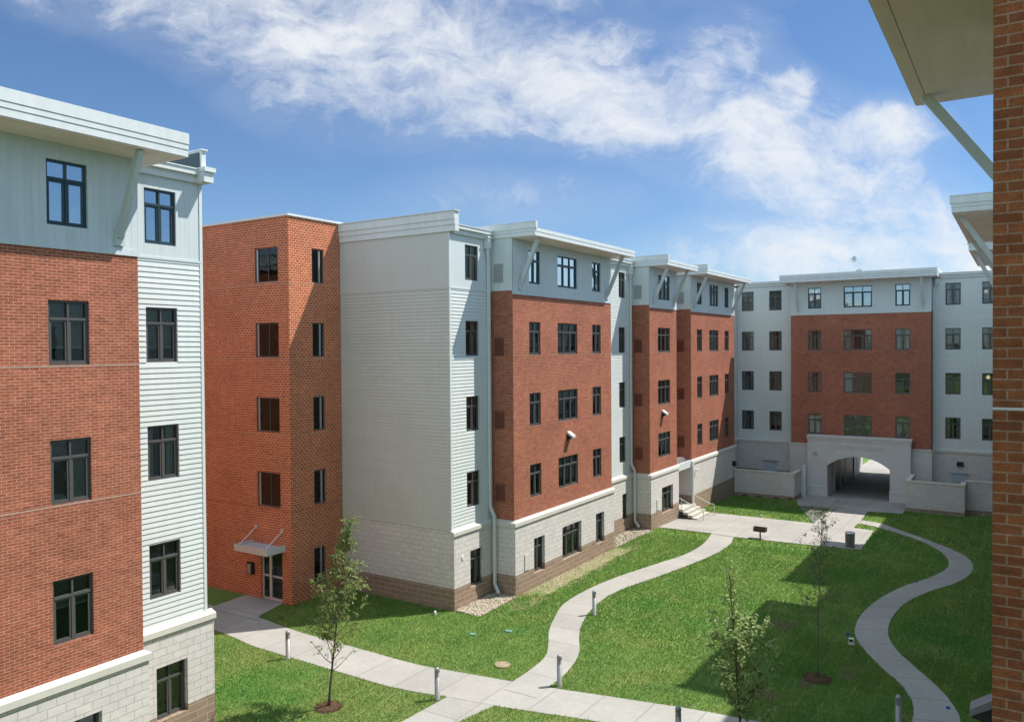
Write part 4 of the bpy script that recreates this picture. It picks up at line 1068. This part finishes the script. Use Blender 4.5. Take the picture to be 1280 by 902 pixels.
for x, y, r_, lb in ((-17.18, 16.66, .38, 'ring of brown mulch round the foot of the pale green young tree'), (-5.48, 26.26, .42, 'ring of red brown mulch round the thin sparse sapling'), (-6.35, 21.0, .42, 'ring of mulch under the bushy sapling at the bottom edge')):
    mb = MB()
    rd = random.Random(int(x*10)); N_ = 26
    rings = []
    for fr, hz in ((1.0, .012), (.8, .045), (.5, .07), (.15, .075)):
        b = len(mb.v)
        for k in range(N_):
            t_ = 6.283*k/N_; q_ = r_*fr*(1 + rd.uniform(-.12, .12)); mb.v.append((x + q_*math.cos(t_), y + q_*math.sin(t_), gz(y) + hz + rd.uniform(-.008, .008)))
        rings.append(b)
    for a, b in zip(rings[:-1], rings[1:]): mb.f += [(a+k, a+(k+1) % N_, b+(k+1) % N_, b+k) for k in range(N_)]
    mb.f.append(tuple(rings[-1]+k for k in range(N_)))
    for k in range(160):
        t_ = rd.uniform(0, 6.283); q_ = r_*1.15*math.sqrt(rd.random()); cx, cy = x + q_*math.cos(t_), y + q_*math.sin(t_); a = rd.uniform(0, 3.14); L = rd.uniform(.02, .05)
        mb.beam((cx - L*math.cos(a), cy - L*math.sin(a), gz(y) + .05*(1.2 - q_/r_) + .02), (cx + L*math.cos(a), cy + L*math.sin(a), gz(y) + .05*(1.2 - q_/r_) + .03 + rd.uniform(0, .015)), .016, .008)
    tag(mb.build('mulch_ring', M['mulch'], None), lb, 'mulch', kind='stuff')

# ================================================================== far-off wood south of the campus, reflected in the panes
def wood():
    rd = random.Random(3); mb = MB()
    for k in range(46):
        x = -60 + k*2.1 + rd.uniform(-1, 1); y = -46 + rd.uniform(-5, 5); H = rd.uniform(7, 12.5); R_ = rd.uniform(2.2, 3.6)
        mb.tube([(x, y, -.2), (x + .1, y, H*.45), (x - .1, y, H*.8)], [.22, .16, .05], 6, False)
        for j in range(170):
            a = rd.uniform(0, 6.283); r_ = R_*math.sqrt(rd.random()); z = H*(.32 + .68*rd.random()**.8); q_ = 1 - abs(z/H - .6)*1.1
            c = Vector((x + r_*q_*math.cos(a), y + r_*q_*math.sin(a), z)); u = Vector((rd.gauss(0,1), rd.gauss(0,1), rd.gauss(0,1))).normalized(); v = u.orthogonal().normalized(); L = rd.uniform(.3, .7)
            mb.face([c - u*L, c + v*L*.6, c + u*L, c - v*L*.6])
    tag(mb.build('distant_wood', M['leaf_c'], None), 'dark green wood behind the viewpoint, mirrored in the far panes', 'wood', kind='stuff')
wood()

# ================================================================== grass blades (one mass)
def grass():
    def batch(n, x0, x1, y0, y1, hgt, wid):
        x = rng.uniform(x0, x1, n); y = rng.uniform(y0, y1, n); keep = np.ones(n, bool)
        for pl in STRIPS + [np.array(g) for g in GRAV]: keep &= ~point_in(pl, x, y)
        keep &= ~((x < TX + .02) & (y > TY - .02)); keep &= ~((x < -19.12) & (y > 25.38)); keep &= ~((x < -18.04) & (y > 28.3) & (y < 38.02)); keep &= ~((x < -18.04) & (y > 42.9))
        keep &= ~((x < -19.1) & (y < 14.3)); keep &= ~((x < -18.0) & (y < 11.6)); keep &= ~((x < -13.6) & (y > 58.45)); keep &= ~((x > -6.6) & (y > 58.2)); keep &= ~(y > 61.5)
        dry = (x < -17.1) & (x > -18.2) & (y > 29) & (y < 38.2); keep &= ~(dry & (rng.random(n) < .75))
        for pl in SOD: keep &= ~(point_in(np.array(pl), x, y) & (rng.random(n) < .6))
        for cx, cy, r_ in ((-17.18, 16.66, .40), (-5.48, 26.26, .44), (-6.35, 21., .44)): keep &= (x-cx)**2 + (y-cy)**2 > r_*r_
        x, y = x[keep], y[keep]; return x, y, np.full(x.shape, hgt), np.full(x.shape, wid)
    B_ = [batch(150000, -26, -7, 11.5, 26, .075, .013), batch(60000, -7, .2, 18, 30, .075, .014), batch(110000, -18.2, .2, 26, 42, .08, .020), batch(45000, -18.2, .2, 42, 60, .085, .030)]
    x = np.concatenate([b[0] for b in B_]); y = np.concatenate([b[1] for b in B_]); h = np.concatenate([b[2] for b in B_]); w = np.concatenate([b[3] for b in B_])
    n = len(x); z = np.where(y < 41, 0, -.0265*(np.minimum(y, 64) - 41))
    a = rng.uniform(0, 6.283, n); l = rng.normal(0, .03, (n, 2)); h = h*rng.uniform(.45, 1.25, n)
    v = np.zeros((n, 3, 3), np.float32)
    v[:, 0, 0] = x - np.cos(a)*w; v[:, 0, 1] = y - np.sin(a)*w; v[:, 0, 2] = z - .005
    v[:, 1, 0] = x + np.cos(a)*w; v[:, 1, 1] = y + np.sin(a)*w; v[:, 1, 2] = z - .005
    v[:, 2, 0] = x + l[:, 0]; v[:, 2, 1] = y + l[:, 1]; v[:, 2, 2] = z + h
    me = bpy.data.meshes.new('grass')
    me.vertices.add(n*3); me.vertices.foreach_set('co', v.reshape(-1))
    me.loops.add(n*3); me.loops.foreach_set('vertex_index', np.arange(n*3, dtype=np.int32))
    me.polygons.add(n); me.polygons.foreach_set('loop_start', np.arange(0, n*3, 3, dtype=np.int32))
    me.update(calc_edges=True); me.materials.append(M['blades'])
    o = bpy.data.objects.new('lawn_grass', me); COL.objects.link(o)
    tag(o, 'short green turf grass laid in strips over the courtyard lawns', 'grass', kind='stuff')
grass()

# ================================================================== sky, sun, camera
SUN = Vector((1.0, 1.15, 2.25)).normalized()
w = bpy.data.worlds.new('World'); scene.world = w; w.use_nodes = True
nt = w.node_tree; nt.nodes.clear()
class WN(NT):
    def __init__(s): s.t = nt; s.out = s.n('ShaderNodeOutputWorld')
t = WN()
sky = t.n('ShaderNodeTexSky', sky_type='NISHITA', sun_disc=False)
sky.sun_elevation = math.asin(SUN.z); sky.sun_rotation = math.atan2(SUN.x, SUN.y)
sky.altitude = 100; sky.air_density = 1.0; sky.dust_density = 0; sky.ozone_density = 8.5
bg = t.n('ShaderNodeBackground'); t.l(sky.outputs[0], bg.inputs[0]); bg.inputs[1].default_value = .064
geo = t.n('ShaderNodeTexCoord').outputs['Generated']
CY = R(32.6468)
def dot(v):
    nd = t.n('ShaderNodeVectorMath', operation='DOT_PRODUCT'); t.l(geo, nd.inputs[0]); nd.inputs[1].default_value = v; return nd.outputs['Value']
fw = dot((-math.sin(CY), math.cos(CY), 0)); rt = dot((math.cos(CY), math.sin(CY), 0)); up = dot((0, 0, 1))
fwc = t.math('MAXIMUM', fw, .08)
S = t.math('DIVIDE', rt, fwc); T_ = t.math('DIVIDE', up, fwc)
cv = t.n('ShaderNodeCombineXYZ'); t.l(S, cv.inputs[0]); t.l(T_, cv.inputs[1])
vec = cv.outputs[0]
wx = t.math('MULTIPLY', t.math('SUBTRACT', t.noise(vec, 3.0, 4, .6), .5), .12)
def curve(x, pts):
    nd = t.n('ShaderNodeFloatCurve'); t.val(nd.inputs['Value'], x); c = nd.mapping.curves[0]
    c.points[0].location = pts[0]; c.points[1].location = pts[-1]
    for p in pts[1:-1]: c.points.new(*p)
    nd.mapping.update(); return nd.outputs[0]
# band of cloud: direction-space centre line and half width
sx = t.math('ADD', t.math('DIVIDE', S, 1.5), .5)
px = lambda x: ((x - 640)/998)/1.5 + .5
py_ = lambda y: (434 - y)/998
cen = curve(sx, [(0, py_(-150)), (px(0), py_(-70)), (px(200), py_(-18)), (px(300), py_(18)), (px(500), py_(62)), (px(650), py_(85)), (px(800), py_(115)), (px(900), py_(150)), (px(1000), py_(195)), (px(1100), py_(242)), (px(1200), py_(300)), (1, py_(380))])
wid = curve(sx, [(0, .05), (px(0), .055), (px(200), .075), (px(350), .10), (px(550), .105), (px(650), .085), (px(760), .08), (px(880), .10), (px(1000), .09), (px(1100), .08), (px(1200), .06), (1, .05)])
d = t.math('DIVIDE', t.math('SUBTRACT', t.math('ADD', T_, wx), cen), wid)
band = t.math('SUBTRACT', 1.0, t.math('MULTIPLY', d, d))
def blob(x, y, rx, ry):
    a = t.math('DIVIDE', t.math('SUBTRACT', t.math('ADD', S, wx), (x - 640)/998), rx/998); b = t.math('DIVIDE', t.math('SUBTRACT', t.math('ADD', T_, wx), py_(y)), ry/998)
    return t.math('SUBTRACT', 1.0, t.math('ADD', t.math('MULTIPLY', a, a), t.math('MULTIPLY', b, b)))
low = t.math('MULTIPLY', blob(1050, 328, 225, 64), 1.2)
low2 = t.math('SUBTRACT', blob(640, 250, 200, 50), .95)
low3 = t.math('SUBTRACT', blob(500, -60, 420, 110), .1)
msk = t.math('MAXIMUM', t.math('MAXIMUM', band, low), t.math('MAXIMUM', low2, low3))
msk = t.math('MAXIMUM', msk, -1.3)
# wispy noise: a warped domain turned along the band, plus finer curls
wn = t.n('ShaderNodeTexNoise'); t.l(vec, wn.inputs['Vector']); wn.inputs['Scale'].default_value = 4.5; wn.inputs['Detail'].default_value = 5; wn.inputs['Roughness'].default_value = .6
wv_ = t.n('ShaderNodeVectorMath', operation='MULTIPLY_ADD'); t.l(wn.outputs['Color'], wv_.inputs[0]); wv_.inputs[1].default_value = (.16, .16, 0); t.l(vec, wv_.inputs[2])
rot = t.n('ShaderNodeMapping'); t.l(wv_.outputs[0], rot.inputs['Vector']); rot.inputs['Rotation'].default_value = (0, 0, R(30)); rot.inputs['Scale'].default_value = (4.0, 11.0, 1)
n1 = t.noise(rot.outputs[0], 1.0, 12, .66, .3)
n2 = t.noise(wv_.outputs[0], 8.0, 12, .64, .2)
n3 = t.noise(wv_.outputs[0], 26.0, 8, .68, .2)
for bx_, by2, rx, ry in ((885, 85, 75, 62), (965, 130, 70, 45), (1075, 185, 95, 48), (790, 140, 110, 60), (420, 45, 190, 55)):
    msk = t.math('MAXIMUM', msk, t.math('MULTIPLY', blob(bx_, by2, rx, ry), 1.25))
den = t.math('ADD', t.math('MULTIPLY', msk, .52), t.math('ADD', t.math('MULTIPLY', t.math('SUBTRACT', n1, .5), 1.9), t.math('ADD', t.math('MULTIPLY', t.math('SUBTRACT', n2, .5), 1.45), t.math('MULTIPLY', t.math('SUBTRACT', n3, .5), .55))))
alpha = t.n('ShaderNodeMapRange', interpolation_type='SMOOTHSTEP', clamp=True); t.l(den, alpha.inputs[0])
alpha.inputs[1].default_value = -.22; alpha.inputs[2].default_value = .95; alpha.inputs[3].default_value = 0; alpha.inputs[4].default_value = .96
veil = t.math('MULTIPLY', t.remap(msk, -1.1, .7, 0., .27), t.remap(n1, .36, .62, .25, 1.))
front = t.math('MULTIPLY', t.math('MAXIMUM', alpha.outputs[0], veil), t.remap(fw, .5, .72))
# unseen bright cloud added outside the view as ambient fill light
gn = t.noise(geo, 2.3, 8, .6, .5)
rest = t.math('MULTIPLY', t.remap(gn, .40, .56), t.remap(fw, .5, .72, 1., 0.))
rest = t.math('MULTIPLY', rest, t.remap(up, .0, .06))
rest = t.math('MULTIPLY', rest, t.remap(dot((.865, .465, .19)), .90, .97, 1., 0.))  # clear gap cut in the added cloud so the near panes mirror blue
cl = t.n('ShaderNodeBackground'); cl.inputs[0].default_value = (.93, .96, 1, 1); cl.inputs[1].default_value = .50
cl_fill = t.n('ShaderNodeBackground'); cl_fill.inputs[0].default_value = (.62, .83, 1, 1); cl_fill.inputs[1].default_value = .80
mx = t.n('ShaderNodeMixShader'); t.l(front, mx.inputs[0]); t.l(bg.outputs[0], mx.inputs[1]); t.l(cl.outputs[0], mx.inputs[2])
mx2 = t.n('ShaderNodeMixShader'); t.l(rest, mx2.inputs[0]); t.l(mx.outputs[0], mx2.inputs[1]); t.l(cl_fill.outputs[0], mx2.inputs[2]); t.l(mx2.outputs[0], t.out.inputs[0])

sl = bpy.data.lights.new('sun', 'SUN'); sl.energy = 3.6; sl.angle = R(.5); sl.color = (1, .955, .88)
so = bpy.data.objects.new('sun', sl); COL.objects.link(so); so.rotation_euler = (-SUN).to_track_quat('-Z', 'Y').to_euler(); so.location = (30, 30, 60)

cam = bpy.data.cameras.new('camera'); co = bpy.data.objects.new('camera', cam); COL.objects.link(co); scene.camera = co
cam.sensor_width = 36; cam.lens = 36*998.49/1280; cam.clip_end = 3000; cam.clip_start = .1
from mathutils import Matrix
yaw, pit, rol = R(32.6468), R(.9051), R(.4283)
F = Vector((-math.sin(yaw), math.cos(yaw), 0)); Rt = Vector((math.cos(yaw), math.sin(yaw), 0)); U = Vector((0, 0, 1))
F2 = F*math.cos(pit) - U*math.sin(pit); U2 = U*math.cos(pit) + F*math.sin(pit)
R3 = Rt*math.cos(rol) - U2*math.sin(rol); U3 = Rt*math.sin(rol) + U2*math.cos(rol)
mt = Matrix((R3, U3, -F2)).transposed().to_4x4(); mt.translation = (0, 0, 10.5)
co.matrix_world = mt

scene.view_settings.view_transform = 'Standard'; scene.view_settings.look = 'None'; scene.view_settings.exposure = 0.93; scene.view_settings.gamma = 1.0
scene.render.engine = 'CYCLES'
scene.cycles.max_bounces = 8; scene.cycles.transparent_max_bounces = 8
